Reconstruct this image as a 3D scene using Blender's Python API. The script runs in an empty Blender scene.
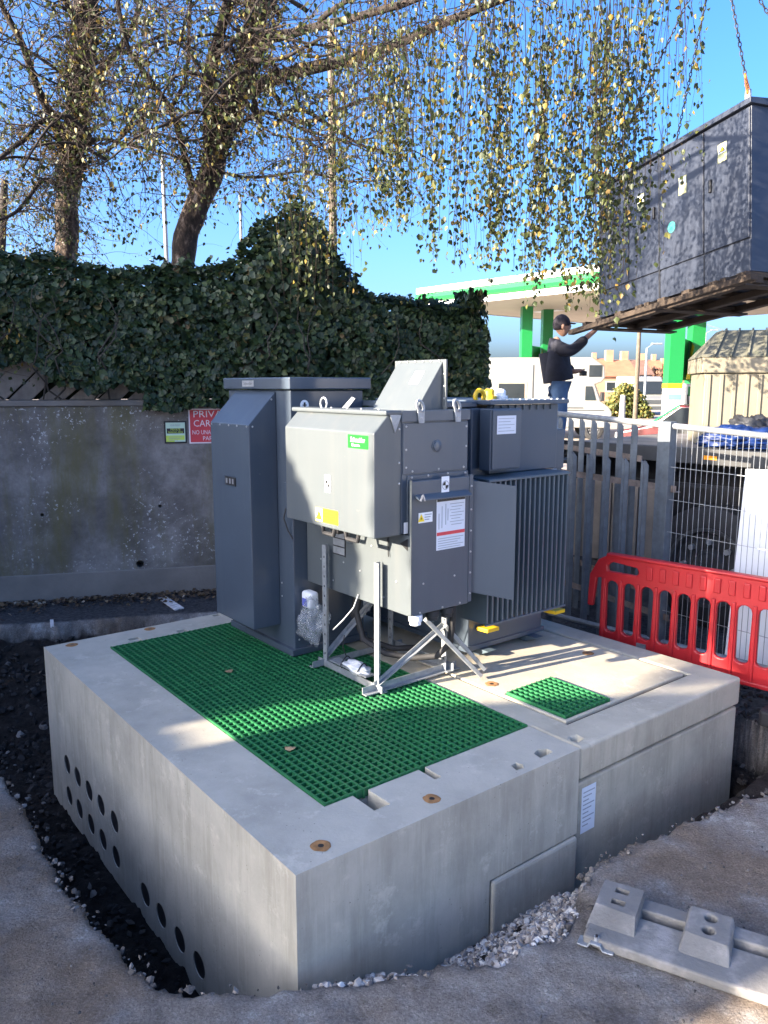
import bpy, bmesh, math, random
import numpy as np
from mathutils import Vector, Matrix, noise
from mathutils.geometry import delaunay_2d_cdt

random.seed(7); rng = np.random.default_rng(7)
scn = bpy.context.scene
COL = scn.collection
R = math.radians

# ------------------------------------------------------------------ camera, sky, sun, exposure
CAM_H, FPX, PITCH = 1.9, 788.0, R(9.15)
cam_d = bpy.data.cameras.new('camera'); cam = bpy.data.objects.new('camera', cam_d); COL.objects.link(cam)
cam.location = (0, 0, CAM_H); cam.rotation_euler = (R(90) - PITCH, 0, 0)
cam_d.sensor_fit = 'VERTICAL'; cam_d.sensor_height = 24.0; cam_d.lens = 24.0 * FPX / 1024
cam_d.clip_start = 0.05; cam_d.clip_end = 3000
scn.camera = cam

SUN_AZ, SUN_EL = R(64), R(17)            # bearing the light travels towards (clockwise from +Y), height
wld = bpy.data.worlds.new('World'); scn.world = wld; wld.use_nodes = True
wn = wld.node_tree.nodes; wn.clear()
sky = wn.new('ShaderNodeTexSky'); sky.sky_type = 'NISHITA'; sky.sun_disc = False
sky.sun_elevation = SUN_EL; sky.sun_rotation = R(64 + 180)
sky.air_density = 0.65; sky.dust_density = 4.0; sky.ozone_density = 3.5; sky.altitude = 0
bgn = wn.new('ShaderNodeBackground'); bgn.inputs['Strength'].default_value = 0.118
wo = wn.new('ShaderNodeOutputWorld')
hsv = wn.new('ShaderNodeHueSaturation'); hsv.inputs['Hue'].default_value = 0.504; hsv.inputs['Saturation'].default_value = 1.2
wld.node_tree.links.new(sky.outputs[0], hsv.inputs['Color']); wld.node_tree.links.new(hsv.outputs[0], bgn.inputs[0]); wld.node_tree.links.new(bgn.outputs[0], wo.inputs[0])
sun_d = bpy.data.lights.new('sun', 'SUN'); sun_d.energy = 5.0; sun_d.angle = R(0.53); sun_d.color = (1.0, 0.86, 0.68)
sun = bpy.data.objects.new('sun', sun_d); COL.objects.link(sun)
travel = Vector((math.sin(SUN_AZ) * math.cos(SUN_EL), math.cos(SUN_AZ) * math.cos(SUN_EL), -math.sin(SUN_EL)))
sun.rotation_euler = travel.to_track_quat('-Z', 'Y').to_euler(); sun.location = (-20, -10, 12)
scn.view_settings.view_transform = 'Standard'; scn.view_settings.look = 'None'
scn.view_settings.exposure = 2.5; scn.view_settings.gamma = 1.0
scn.render.engine = 'CYCLES'
try:
    scn.cycles.use_denoising = True; scn.cycles.max_bounces = 8; scn.cycles.transparent_max_bounces = 8
except Exception: pass

# ------------------------------------------------------------------ helpers
FW = Vector((0, math.cos(PITCH), -math.sin(PITCH))); UPV = Vector((0, math.sin(PITCH), math.cos(PITCH)))
CAMP = Vector((0, 0, CAM_H))
def ray(x, y): return FW + Vector((1, 0, 0)) * ((x - 384) / FPX) + UPV * ((512 - y) / FPX)
def at(x, y, Y):
    r = ray(x, y); return CAMP + r * (Y / r.y)
def onz(x, y, z):
    r = ray(x, y); return CAMP + r * ((z - CAM_H) / r.z)

ZT = 0.335
P0 = Vector((-0.2857, 2.3278, ZT)); PB = R(51.75)
PU = Vector((math.sin(PB), math.cos(PB), 0)); PV = Vector((-math.cos(PB), math.sin(PB), 0)); PZ = Vector((0, 0, 1))
def L(p): return P0 + PU * p[0] + PV * p[1] + PZ * p[2]
def frame(o, bearing):
    o = Vector(o); a = Vector((math.sin(R(bearing)), math.cos(R(bearing)), 0)); b = Vector((-a.y, a.x, 0))
    return lambda p: o + a * p[0] + b * p[1] + PZ * p[2]
def mframe(o, m):
    o = Vector(o); return lambda p: o + m @ Vector(p)
def ident(p): return Vector(p)

class MB:
    def __init__(s, T=ident): s.v, s.f, s.T = [], [], T
    def add(s, vs, fs):
        n = len(s.v); s.v += [tuple(s.T(p)) for p in vs]; s.f += [tuple(i + n for i in f) for f in fs]; return s
    def box(s, a, b):
        x0, y0, z0 = a; x1, y1, z1 = b
        return s.add([(x0,y0,z0),(x1,y0,z0),(x1,y1,z0),(x0,y1,z0),(x0,y0,z1),(x1,y0,z1),(x1,y1,z1),(x0,y1,z1)],
                     [(0,3,2,1),(4,5,6,7),(0,1,5,4),(1,2,6,5),(2,3,7,6),(3,0,4,7)])
    def hexa(s, p8):
        return s.add(p8, [(0,3,2,1),(4,5,6,7),(0,1,5,4),(1,2,6,5),(2,3,7,6),(3,0,4,7)])
    def prism(s, poly, axis, c0, c1):
        """poly: list of 2D points, extruded along axis 0/1/2 from c0 to c1"""
        def mk(p, c):
            q = list(p); q.insert(axis, c); return tuple(q)
        n = len(poly)
        return s.add([mk(p, c0) for p in poly] + [mk(p, c1) for p in poly],
                     [tuple(range(n))[::-1], tuple(range(n, 2 * n))] + [(i, (i+1) % n, n + (i+1) % n, n + i) for i in range(n)])
    def bar(s, p, q, w, h, up=(0,0,1)):
        p, q = Vector(p), Vector(q); d = (q - p).normalized(); up = Vector(up)
        a = d.cross(up)
        if a.length < 1e-4: a = d.cross(Vector((1,0,0)))
        a.normalize(); b = a.cross(d).normalized(); a *= w / 2; b *= h / 2
        return s.hexa([p-a-b, p+a-b, p+a+b, p-a+b, q-a-b, q+a-b, q+a+b, q-a+b])
    def angle_bar(s, p, q, w, t, up=(0,0,1), side=(1,0,0)):
        p, q = Vector(p), Vector(q); d = (q - p).normalized(); a = Vector(side); a = (a - d * a.dot(d)).normalized(); b = d.cross(a)
        b = b if b.dot(Vector(up)) >= 0 else -b
        prof = [(0,0),(w,0),(w,t),(t,t),(t,w),(0,w)]
        n = 6; vs = [p + a*x + b*y for x, y in prof] + [q + a*x + b*y for x, y in prof]
        return s.add(vs, [tuple(range(n))[::-1], tuple(range(n, 2*n))] + [(i,(i+1)%n,n+(i+1)%n,n+i) for i in range(n)])
    def tube(s, pts, rad, seg=6, cap=True, closed=False):
        pts = [Vector(p) for p in pts]; n = len(pts)
        rads = list(rad) if hasattr(rad, '__len__') else [rad] * n
        vs = []; prev = None
        for i, p in enumerate(pts):
            if closed: d = pts[(i+1) % n] - pts[i-1]
            else: d = pts[min(i+1, n-1)] - pts[max(i-1, 0)]
            d = d.normalized() if d.length > 1e-9 else Vector((0,0,1))
            if prev is None:
                a = d.orthogonal().normalized()
            else:
                a = prev - d * prev.dot(d); a = a.normalized() if a.length > 1e-6 else d.orthogonal().normalized()
            prev = a; b = d.cross(a)
            for k in range(seg):
                t = 2 * math.pi * k / seg; vs.append(p + (a * math.cos(t) + b * math.sin(t)) * rads[i])
        fs = []
        m = n if closed else n - 1
        for i in range(m):
            for k in range(seg):
                j = (i + 1) % n
                fs.append((i*seg+k, i*seg+(k+1)%seg, j*seg+(k+1)%seg, j*seg+k))
        if cap and not closed: fs += [tuple(range(seg))[::-1], tuple((n-1)*seg + k for k in range(seg))]
        return s.add(vs, fs)
    def cyl(s, p, q, r, seg=16): return s.tube([p, q], r, seg)
    def lathe(s, o, axis, prof, seg=20, cap=True):
        """prof: list of (dist along axis, radius)"""
        o = Vector(o); ax = Vector(axis).normalized(); a = ax.orthogonal().normalized(); b = ax.cross(a); n = len(prof)
        vs = [o + ax*d + (a*math.cos(2*math.pi*k/seg) + b*math.sin(2*math.pi*k/seg))*r for d, r in prof for k in range(seg)]
        fs = [(i*seg+k, i*seg+(k+1)%seg, (i+1)*seg+(k+1)%seg, (i+1)*seg+k) for i in range(n-1) for k in range(seg)]
        if cap: fs += [tuple(range(seg))[::-1], tuple((n-1)*seg+k for k in range(seg))]
        return s.add(vs, fs)
    def ball(s, c, r, seg=10, rings=6):
        c = Vector(c); r = Vector(r) if hasattr(r, '__len__') else Vector((r, r, r)); vs = []; fs = []
        for i in range(1, rings):
            ph = math.pi * i / rings
            for k in range(seg):
                t = 2*math.pi*k/seg; vs.append((c.x + r.x*math.sin(ph)*math.cos(t), c.y + r.y*math.sin(ph)*math.sin(t), c.z + r.z*math.cos(ph)))
        n = len(vs); vs += [(c.x,c.y,c.z+r.z),(c.x,c.y,c.z-r.z)]
        for i in range(rings-2):
            for k in range(seg): fs.append((i*seg+k,(i+1)*seg+k,(i+1)*seg+(k+1)%seg,i*seg+(k+1)%seg))
        for k in range(seg): fs += [(n,k,(k+1)%seg),(n+1,(rings-2)*seg+(k+1)%seg,(rings-2)*seg+k)]
        return s.add(vs, fs)
    def plate(s, outer, holes, t0, t1, axis):
        """flat outline with holes, thickness t0..t1 along axis"""
        pts = []; faces = []
        for lp in [outer] + list(holes):
            faces.append(list(range(len(pts), len(pts) + len(lp)))); pts += [Vector(p) for p in lp]
        ov, oe, of, *_ = delaunay_2d_cdt(pts, [], faces, 2, 1e-6)
        def mk(p, c):
            q = [p[0], p[1]]; q.insert(axis, c); return tuple(q)
        n = len(ov); cnt = {}
        for f in of:
            for i in range(len(f)):
                a, b = f[i], f[(i+1) % len(f)]; cnt[(a, b)] = 1
        fs = [tuple(f) for f in of] + [tuple(i + n for i in reversed(f)) for f in of]
        for (a, b) in cnt:
            if (b, a) not in cnt: fs.append((b, a, a + n, b + n))
        return s.add([mk(p, t0) for p in ov] + [mk(p, t1) for p in ov], fs)
    def mesh(s, name, off=Vector((0,0,0)), recalc=True):
        me = bpy.data.meshes.new(name)
        me.from_pydata([(x-off.x, y-off.y, z-off.z) for x, y, z in s.v], [], s.f)
        if recalc:
            bm = bmesh.new(); bm.from_mesh(me); bmesh.ops.recalc_face_normals(bm, faces=bm.faces); bm.to_mesh(me); bm.free()
        return me
    def build(s, name, mat, parent=None, bevel=0, smooth=False, seg=2, origin=None, auto=None):
        off = world_loc(parent) if parent else (Vector(origin) if origin is not None else Vector((0,0,0)))
        me = s.mesh(name, off); o = link(name, me, mat, parent)
        if not parent: o.location = off
        if bevel:
            m = o.modifiers.new('bevel', 'BEVEL'); m.width = bevel; m.segments = seg; m.limit_method = 'ANGLE'; m.angle_limit = R(35)
        if smooth or auto:
            me.polygons.foreach_set('use_smooth', [True] * len(me.polygons))
            if auto:
                try: me.set_sharp_from_angle(angle=R(auto))
                except Exception: pass
        return o
def world_loc(o):
    l = Vector((0,0,0))
    while o: l += o.location; o = o.parent
    return l
def link(name, me, mat=None, parent=None):
    o = bpy.data.objects.new(name, me); COL.objects.link(o)
    if mat is not None and me is not None and len(me.materials) == 0: me.materials.append(mat)
    if parent: o.parent = parent
    return o
def thing(name, loc, label, cat, group=None):
    o = bpy.data.objects.new(name, None); COL.objects.link(o); o.location = Vector(loc); o.empty_display_size = 0.1
    return tag(o, label, cat, group)
def tag(o, label=None, cat=None, group=None, kind=None):
    if label: o['label'] = label
    if cat: o['category'] = cat
    if group: o['group'] = group
    if kind: o['kind'] = kind
    return o
def place(name, me, parent, wl, rot=None):
    o = link(name, me, None, parent); o.location = Vector(wl) - world_loc(parent)
    if rot is not None: o.rotation_euler = rot
    return o
def boolcut(o, cutters):
    """cut the meshes of MB cutters out of o, baked into its mesh"""
    tmp = []
    for c in cutters:
        me = c.mesh('cut', world_loc(o)); t = bpy.data.objects.new('cut', me); COL.objects.link(t); t.location = world_loc(o)
        m = o.modifiers.new('b', 'BOOLEAN'); m.operation = 'DIFFERENCE'; m.object = t; m.solver = 'EXACT'; tmp.append(t)
    bake(o)
    for t in tmp: bpy.data.objects.remove(t, do_unlink=True)
def bake(o):
    bpy.context.view_layer.update()
    me = bpy.data.meshes.new_from_object(o.evaluated_get(bpy.context.evaluated_depsgraph_get()))
    o.modifiers.clear(); old = o.data; o.data = me; me.name = old.name
def text_mesh(name, s, size, mat, parent, T, align='CENTER', ext=0.0006, width=None):
    """T maps (x right, y up, n outwards) to world; text is centred on the origin"""
    cu = bpy.data.curves.new(name, 'FONT'); cu.body = s; cu.size = size; cu.align_x = align; cu.align_y = 'CENTER'; cu.resolution_u = 2
    t = bpy.data.objects.new('tmp', cu); COL.objects.link(t); bpy.context.view_layer.update()
    me = bpy.data.meshes.new_from_object(t.evaluated_get(bpy.context.evaluated_depsgraph_get()))
    bpy.data.objects.remove(t, do_unlink=True)
    co = [v.co.copy() for v in me.vertices]
    k = 1.0
    if width and co:
        w = max(c.x for c in co) - min(c.x for c in co); k = width / w if w > 0 else 1
    off = world_loc(parent)
    for v, c in zip(me.vertices, co): v.co = T((c.x * k, c.y, ext)) - off
    me.materials.clear(); me.materials.append(mat)
    return link(name, me, None, parent)
def faceT(axis, c, a, z, T=L):
    """text/decal frame on a face: axis 'u' faces -u (right = -v), 'v' faces -v (right = +u)"""
    if axis == 'u': return lambda p: T((c - p[2], a - p[0], z + p[1]))
    return lambda p: T((a + p[0], c - p[2], z + p[1]))
def decal(name, mat, parent, axis, c, a0, a1, z0, z1, off=0.0015, th=0.001, T=L):
    m = MB(T)
    if axis == 'u': m.box((c - off - th, min(a0,a1), z0), (c - off, max(a0,a1), z1))
    else: m.box((min(a0,a1), c - off - th, z0), (max(a0,a1), c - off, z1))
    return m.build(name, mat, parent)

# ------------------------------------------------------------------ materials
def nt(name):
    m = bpy.data.materials.new(name); m.use_nodes = True; n = m.node_tree.nodes; n.clear()
    out = n.new('ShaderNodeOutputMaterial'); b = n.new('ShaderNodeBsdfPrincipled'); m.node_tree.links.new(b.outputs[0], out.inputs[0])
    return m, n, m.node_tree.links, b, out
def ramp(n, stops):
    r = n.new('ShaderNodeValToRGB'); e = r.color_ramp.elements
    while len(e) < len(stops): e.new(0.5)
    for el, (p, c) in zip(e, stops): el.position = p; el.color = (*c, 1) if len(c) == 3 else c
    return r
def mat(name, c, rough=0.5, metal=0.0, var=0.08, scale=6.0, bump=0.0, bscale=60.0, spots=None, spec=0.5, c2=None, streak=None, rvar=0.0):
    """painted/plain surface: colour with slow noise variation, optional second tone, streaks down z and fine relief"""
    m, n, lk, b, out = nt(name)
    tc = n.new('ShaderNodeTexCoord'); no = n.new('ShaderNodeTexNoise'); no.inputs['Scale'].default_value = scale; no.inputs['Detail'].default_value = 6; no.inputs['Roughness'].default_value = 0.62
    lk.new(tc.outputs['Object'], no.inputs['Vector'])
    hi = c2 if c2 else tuple(min(1, x * (1 + var)) for x in c); lo = c if c2 else tuple(x * (1 - var) for x in c)
    rp = ramp(n, [(0.32, lo), (0.68, hi)]); lk.new(no.outputs['Fac'], rp.inputs[0]); col = rp.outputs[0]
    if streak:
        mp = n.new('ShaderNodeMapping'); mp.inputs['Scale'].default_value = (streak[1], streak[1], streak[1] * 0.05); lk.new(tc.outputs['Object'], mp.inputs[0])
        s = n.new('ShaderNodeTexNoise'); s.inputs['Scale'].default_value = 1; s.inputs['Detail'].default_value = 5; lk.new(mp.outputs[0], s.inputs['Vector'])
        sr = ramp(n, [(0.5, (0,0,0)), (0.72, (1,1,1))]); lk.new(s.outputs['Fac'], sr.inputs[0])
        mx = n.new('ShaderNodeMix'); mx.data_type = 'RGBA'; mf = n.new('ShaderNodeMath'); mf.operation = 'MULTIPLY'; mf.inputs[1].default_value = streak[2]
        lk.new(sr.outputs[0], mf.inputs[0]); lk.new(mf.outputs[0], mx.inputs[0]); lk.new(col, mx.inputs[6]); mx.inputs[7].default_value = (*streak[0], 1); col = mx.outputs[2]
    if spots:
        s = n.new('ShaderNodeTexNoise'); s.inputs['Scale'].default_value = spots[1]; s.inputs['Detail'].default_value = 4; s.inputs['Roughness'].default_value = 0.7; lk.new(tc.outputs['Object'], s.inputs['Vector'])
        sr = ramp(n, [(spots[2], (0,0,0)), (spots[2] + spots[3], (1,1,1))]); lk.new(s.outputs['Fac'], sr.inputs[0])
        mx = n.new('ShaderNodeMix'); mx.data_type = 'RGBA'; lk.new(sr.outputs[0], mx.inputs[0]); lk.new(col, mx.inputs[6]); mx.inputs[7].default_value = (*spots[0], 1); col = mx.outputs[2]
    lk.new(col, b.inputs['Base Color'])
    b.inputs['Roughness'].default_value = rough; b.inputs['Metallic'].default_value = metal; b.inputs['Specular IOR Level'].default_value = spec
    if rvar:
        mr = n.new('ShaderNodeMapRange'); mr.inputs[3].default_value = rough - rvar; mr.inputs[4].default_value = rough + rvar
        n2 = n.new('ShaderNodeTexNoise'); n2.inputs['Scale'].default_value = scale * 2.3; n2.inputs['Detail'].default_value = 5; lk.new(tc.outputs['Object'], n2.inputs['Vector']); lk.new(n2.outputs['Fac'], mr.inputs[0]); lk.new(mr.outputs[0], b.inputs['Roughness'])
    if bump:
        bn = n.new('ShaderNodeTexNoise'); bn.inputs['Scale'].default_value = bscale; bn.inputs['Detail'].default_value = 8; bn.inputs['Roughness'].default_value = 0.65; lk.new(tc.outputs['Object'], bn.inputs['Vector'])
        bp = n.new('ShaderNodeBump'); bp.inputs['Strength'].default_value = bump; bp.inputs['Distance'].default_value = 0.01; lk.new(bn.outputs['Fac'], bp.inputs['Height']); lk.new(bp.outputs[0], b.inputs['Normal'])
    return m
def leafmat(name, stops, trans=0.35, rough=0.5):
    """each leaf (mesh island) takes its own colour; light shines through"""
    m, n, lk, b, out = nt(name)
    g = n.new('ShaderNodeNewGeometry'); rp = ramp(n, stops); rp.color_ramp.interpolation = 'LINEAR'; lk.new(g.outputs['Random Per Island'], rp.inputs[0])
    lk.new(rp.outputs[0], b.inputs['Base Color']); b.inputs['Roughness'].default_value = rough
    t = n.new('ShaderNodeBsdfTranslucent'); lk.new(rp.outputs[0], t.inputs[0]); mx = n.new('ShaderNodeMixShader'); mx.inputs[0].default_value = trans
    lk.new(b.outputs[0], mx.inputs[1]); lk.new(t.outputs[0], mx.inputs[2]); lk.new(mx.outputs[0], out.inputs[0])
    return m
def concrete(name, hi, lo, sc):
    """cast concrete: cloudy tone, run-down streaks, damp blotches and small blow holes"""
    m, n, lk, b, out = nt(name); tc = n.new('ShaderNodeTexCoord')
    def nz(s, d=6, r=.6, v=None):
        x = n.new('ShaderNodeTexNoise'); x.inputs['Scale'].default_value = s; x.inputs['Detail'].default_value = d; x.inputs['Roughness'].default_value = r; lk.new(v or tc.outputs['Object'], x.inputs['Vector']); return x.outputs['Fac']
    def mix(f, a, c, k):
        mu = n.new('ShaderNodeMath'); mu.operation = 'MULTIPLY'; mu.inputs[1].default_value = k; lk.new(f, mu.inputs[0])
        x = n.new('ShaderNodeMix'); x.data_type = 'RGBA'; lk.new(mu.outputs[0], x.inputs[0]); lk.new(a, x.inputs[6]); x.inputs[7].default_value = (*c, 1); return x.outputs[2]
    r1 = ramp(n, [(.30, lo), (.52, tuple((a+c)/2*1.04 for a, c in zip(hi, lo))), (.70, hi)]); lk.new(nz(sc*.8, 9, .68), r1.inputs[0]); col = r1.outputs[0]
    mp = n.new('ShaderNodeMapping'); mp.inputs['Scale'].default_value = (7, 7, .8); lk.new(tc.outputs['Object'], mp.inputs[0])
    r2 = ramp(n, [(.48,(0,0,0)),(.70,(1,1,1))]); lk.new(nz(1.6, 6, .7, mp.outputs[0]), r2.inputs[0])
    gn = n.new('ShaderNodeNewGeometry'); sx = n.new('ShaderNodeSeparateXYZ'); lk.new(gn.outputs['True Normal'], sx.inputs[0]); ab = n.new('ShaderNodeMath'); ab.operation = 'ABSOLUTE'; lk.new(sx.outputs[2], ab.inputs[0])
    iv_ = n.new('ShaderNodeMath'); iv_.operation = 'SUBTRACT'; iv_.inputs[0].default_value = 1.0; lk.new(ab.outputs[0], iv_.inputs[1]); sm = n.new('ShaderNodeMath'); sm.operation = 'MULTIPLY'; lk.new(iv_.outputs[0], sm.inputs[0]); lk.new(r2.outputs[0], sm.inputs[1])
    col = mix(sm.outputs[0], col, (lo[0]*.64, lo[1]*.62, lo[2]*.56), .42)
    m3 = n.new('ShaderNodeMapping'); m3.inputs['Scale'].default_value = (30, 30, 1.6); lk.new(tc.outputs['Object'], m3.inputs[0]); r5 = ramp(n, [(.55,(0,0,0)),(.66,(1,1,1))]); lk.new(nz(1.3, 5, .7, m3.outputs[0]), r5.inputs[0])
    s2 = n.new('ShaderNodeMath'); s2.operation = 'MULTIPLY'; lk.new(iv_.outputs[0], s2.inputs[0]); lk.new(r5.outputs[0], s2.inputs[1]); col = mix(s2.outputs[0], col, (hi[0]*1.12, hi[1]*1.12, hi[2]*1.10), .28)
    r3 = ramp(n, [(.56,(0,0,0)),(.66,(1,1,1))]); lk.new(nz(sc*2.2, 8, .75), r3.inputs[0]); col = mix(r3.outputs[0], col, tuple(x*1.18 for x in hi), .55)
    vo = n.new('ShaderNodeTexVoronoi'); vo.inputs['Scale'].default_value = 34; vo.inputs['Randomness'].default_value = 1; lk.new(tc.outputs['Object'], vo.inputs['Vector'])
    r4 = ramp(n, [(.05,(1,1,1)),(.11,(0,0,0))]); lk.new(vo.outputs['Distance'], r4.inputs[0]); gate = ramp(n, [(.46,(0,0,0)),(.58,(1,1,1))]); lk.new(nz(5, 3), gate.inputs[0])
    pm = n.new('ShaderNodeMath'); pm.operation = 'MULTIPLY'; lk.new(r4.outputs[0], pm.inputs[0]); lk.new(gate.outputs[0], pm.inputs[1]); col = mix(pm.outputs[0], col, (.10,.10,.095), .75)
    lk.new(col, b.inputs['Base Color']); b.inputs['Roughness'].default_value = .82
    hs = n.new('ShaderNodeMath'); hs.operation = 'SUBTRACT'; lk.new(nz(70, 8, .65), hs.inputs[0]); lk.new(pm.outputs[0], hs.inputs[1])
    bp = n.new('ShaderNodeBump'); bp.inputs['Strength'].default_value = .3; bp.inputs['Distance'].default_value = .006; lk.new(hs.outputs[0], bp.inputs['Height']); lk.new(bp.outputs[0], b.inputs['Normal']); return m
def groundmat():
    """slab, soil and tarmac in one sheet, told apart by the mesh attributes soil and tar"""
    m, n, lk, b, out = nt('excavated_ground'); tc = n.new('ShaderNodeTexCoord')
    def nz(s, d=8, r=.65):
        x = n.new('ShaderNodeTexNoise'); x.inputs['Scale'].default_value = s; x.inputs['Detail'].default_value = d; x.inputs['Roughness'].default_value = r; lk.new(tc.outputs['Object'], x.inputs['Vector']); return x.outputs['Fac']
    def mx(f, a, c):
        x = n.new('ShaderNodeMix'); x.data_type = 'RGBA'; lk.new(f, x.inputs[0]); lk.new(a, x.inputs[6]); lk.new(c, x.inputs[7]); return x.outputs[2]
    h1 = ramp(n, [(.38,(.175,.150,.130)),(.47,(.29,.258,.23)),(.56,(.37,.342,.315)),(.60,(.50,.48,.455)),(.70,(.64,.625,.605))]); lk.new(nz(2.3, 12, .74), h1.inputs[0])
    h2 = ramp(n, [(.50,(0,0,0)),(.60,(1,1,1))]); lk.new(nz(1.1, 6, .6), h2.inputs[0]); br = ramp(n, [(.3,(.16,.112,.076)),(.7,(.33,.25,.18))]); lk.new(nz(9, 8, .7), br.inputs[0])
    hm = n.new('ShaderNodeMath'); hm.operation = 'MULTIPLY'; hm.inputs[1].default_value = .75; lk.new(h2.outputs[0], hm.inputs[0]); hard = mx(hm.outputs[0], h1.outputs[0], br.outputs[0])
    gr = ramp(n, [(.34,(.30,.30,.30)),(.58,(1.05,1.05,1.05)),(.72,(1.9,1.9,1.9))]); lk.new(nz(120, 4, .7), gr.inputs[0])
    mu = n.new('ShaderNodeMix'); mu.data_type = 'RGBA'; mu.blend_type = 'MULTIPLY'; mu.inputs[0].default_value = .5; lk.new(hard, mu.inputs[6]); lk.new(gr.outputs[0], mu.inputs[7])
    so = ramp(n, [(.35,(.010,.008,.007)),(.65,(.036,.030,.026))]); lk.new(nz(14), so.inputs[0]); ta = ramp(n, [(.35,(.035,.036,.04)),(.65,(.10,.102,.108))]); lk.new(nz(30), ta.inputs[0])
    def att(nm):
        a = n.new('ShaderNodeAttribute'); a.attribute_name = nm; return a.outputs['Fac']
    col = mx(att('tar'), mx(att('soil'), mu.outputs[2], so.outputs[0]), ta.outputs[0]); lk.new(col, b.inputs['Base Color']); b.inputs['Roughness'].default_value = .95
    b.inputs['Specular IOR Level'].default_value = .25
    ad = n.new('ShaderNodeMath'); ad.operation = 'ADD'; lk.new(nz(85, 6, .75), ad.inputs[0]); lk.new(nz(18, 6, .6), ad.inputs[1])
    bp = n.new('ShaderNodeBump'); bp.inputs['Strength'].default_value = 1.0; bp.inputs['Distance'].default_value = .022; lk.new(ad.outputs[0], bp.inputs['Height']); lk.new(bp.outputs[0], b.inputs['Normal']); return m
def wallmat():
    """old shuttered wall: brown-grey clouds, ochre algae runs, clusters of pale lichen specks"""
    m, n, lk, b, out = nt('weathered_wall'); tc = n.new('ShaderNodeTexCoord')
    def nz(s, d=8, r=.68, v=None):
        x = n.new('ShaderNodeTexNoise'); x.inputs['Scale'].default_value = s; x.inputs['Detail'].default_value = d; x.inputs['Roughness'].default_value = r; lk.new(v or tc.outputs['Object'], x.inputs['Vector']); return x.outputs['Fac']
    def mix(f, a, c):
        x = n.new('ShaderNodeMix'); x.data_type = 'RGBA'; lk.new(f, x.inputs[0]); lk.new(a, x.inputs[6]); x.inputs[7].default_value = (*c, 1); return x.outputs[2]
    r1 = ramp(n, [(.32,(.095,.085,.078)),(.50,(.185,.165,.148)),(.66,(.30,.275,.25))]); lk.new(nz(2.4, 10, .72), r1.inputs[0]); col = r1.outputs[0]
    mp = n.new('ShaderNodeMapping'); mp.inputs['Scale'].default_value = (2.6, 2.6, .45); lk.new(tc.outputs['Object'], mp.inputs[0])
    r2 = ramp(n, [(.48,(0,0,0)),(.66,(.75,.75,.75))]); lk.new(nz(1.2, 7, .7, mp.outputs[0]), r2.inputs[0]); col = mix(r2.outputs[0], col, (.155,.135,.06))
    r3 = ramp(n, [(.60,(0,0,0)),(.655,(1,1,1))]); lk.new(nz(38, 3, .6), r3.inputs[0]); g = ramp(n, [(.48,(0,0,0)),(.60,(1,1,1))]); lk.new(nz(1.5, 5, .6), g.inputs[0])
    mu = n.new('ShaderNodeMath'); mu.operation = 'MULTIPLY'; lk.new(r3.outputs[0], mu.inputs[0]); lk.new(g.outputs[0], mu.inputs[1]); col = mix(mu.outputs[0], col, (.55,.53,.50))
    lk.new(col, b.inputs['Base Color']); b.inputs['Roughness'].default_value = .93; b.inputs['Specular IOR Level'].default_value = .2
    bp = n.new('ShaderNodeBump'); bp.inputs['Strength'].default_value = .9; bp.inputs['Distance'].default_value = .01; lk.new(nz(40, 9, .7), bp.inputs['Height']); lk.new(bp.outputs[0], b.inputs['Normal']); return m
M = {}
M['concrete'] = concrete('precast_concrete', (0.50,0.465,0.385), (0.33,0.308,0.255), 3.0)
M['concrete_lid'] = concrete('precast_lid', (0.49,0.445,0.35), (0.33,0.30,0.235), 4.0)
M['oldwall'] = wallmat()
M['wallbase'] = mat('wall_footing', (0.20,0.178,0.155), 0.92, scale=2, var=0.2, bump=0.5, bscale=40)
M['rust'] = mat('rust_stain', (0.30,0.15,0.055), 0.9, var=0.35, scale=30)
M['paint'] = mat('grey_blue_paint', (0.062,0.082,0.108), 0.36, var=0.06, scale=2.0, rvar=0.10, bump=0.06, bscale=3.5, streak=((0.078,0.097,0.12), 14, 0.35), spots=((0.10,0.115,0.13), 22, 0.69, 0.06))
M['paint_d'] = mat('dark_grey_paint', (0.058,0.077,0.104), 0.22, var=0.06, scale=2.0, rvar=0.10, bump=0.06, bscale=3.0, streak=((0.08,0.098,0.12), 12, 0.35), spots=((0.10,0.115,0.13), 20, 0.69, 0.06))
M['paint_lit'] = mat('grey_blue_paint_lit', (0.082,0.096,0.104), 0.42, var=0.06, scale=2.0, rvar=0.10, bump=0.06, bscale=3.5, streak=((0.115,0.12,0.12), 14, 0.35), spots=((0.125,0.128,0.125), 22, 0.68, 0.06))  # the unit's own paint, lightened and warmed for its sunlit parts
M['fin'] = mat('fin_paint', (0.075,0.105,0.13), 0.42, var=0.08, scale=3)
M['galv'] = mat('galvanised_steel', (0.29,0.31,0.33), 0.5, 0.45, var=0.2, scale=25, bump=0.03, rvar=0.12)
M['galv_old'] = mat('weathered_zinc', (0.115,0.135,0.155), 0.62, 0.25, var=0.22, scale=14, bump=0.06, streak=((0.085,0.095,0.105), 22, 0.5), spots=((0.20,0.10,0.05), 9, 0.73, 0.05))
M['zinc'] = mat('zinc_bolt', (0.42,0.43,0.45), 0.4, 0.6, var=0.05)
M['grate'] = mat('green_grp', (0.016,0.142,0.048), 0.5, var=0.22, scale=12, bump=0.1, bscale=150)
M['yellow'] = mat('yellow_paint', (0.75,0.48,0.02), 0.45, var=0.08)
M['white'] = mat('white_print', (0.78,0.80,0.82), 0.4, var=0.03)
M['black'] = mat('black_print', (0.015,0.015,0.017), 0.45, var=0.1)
M['rubber'] = mat('black_rubber', (0.022,0.022,0.024), 0.75, var=0.3, scale=12, bump=0.1)
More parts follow.
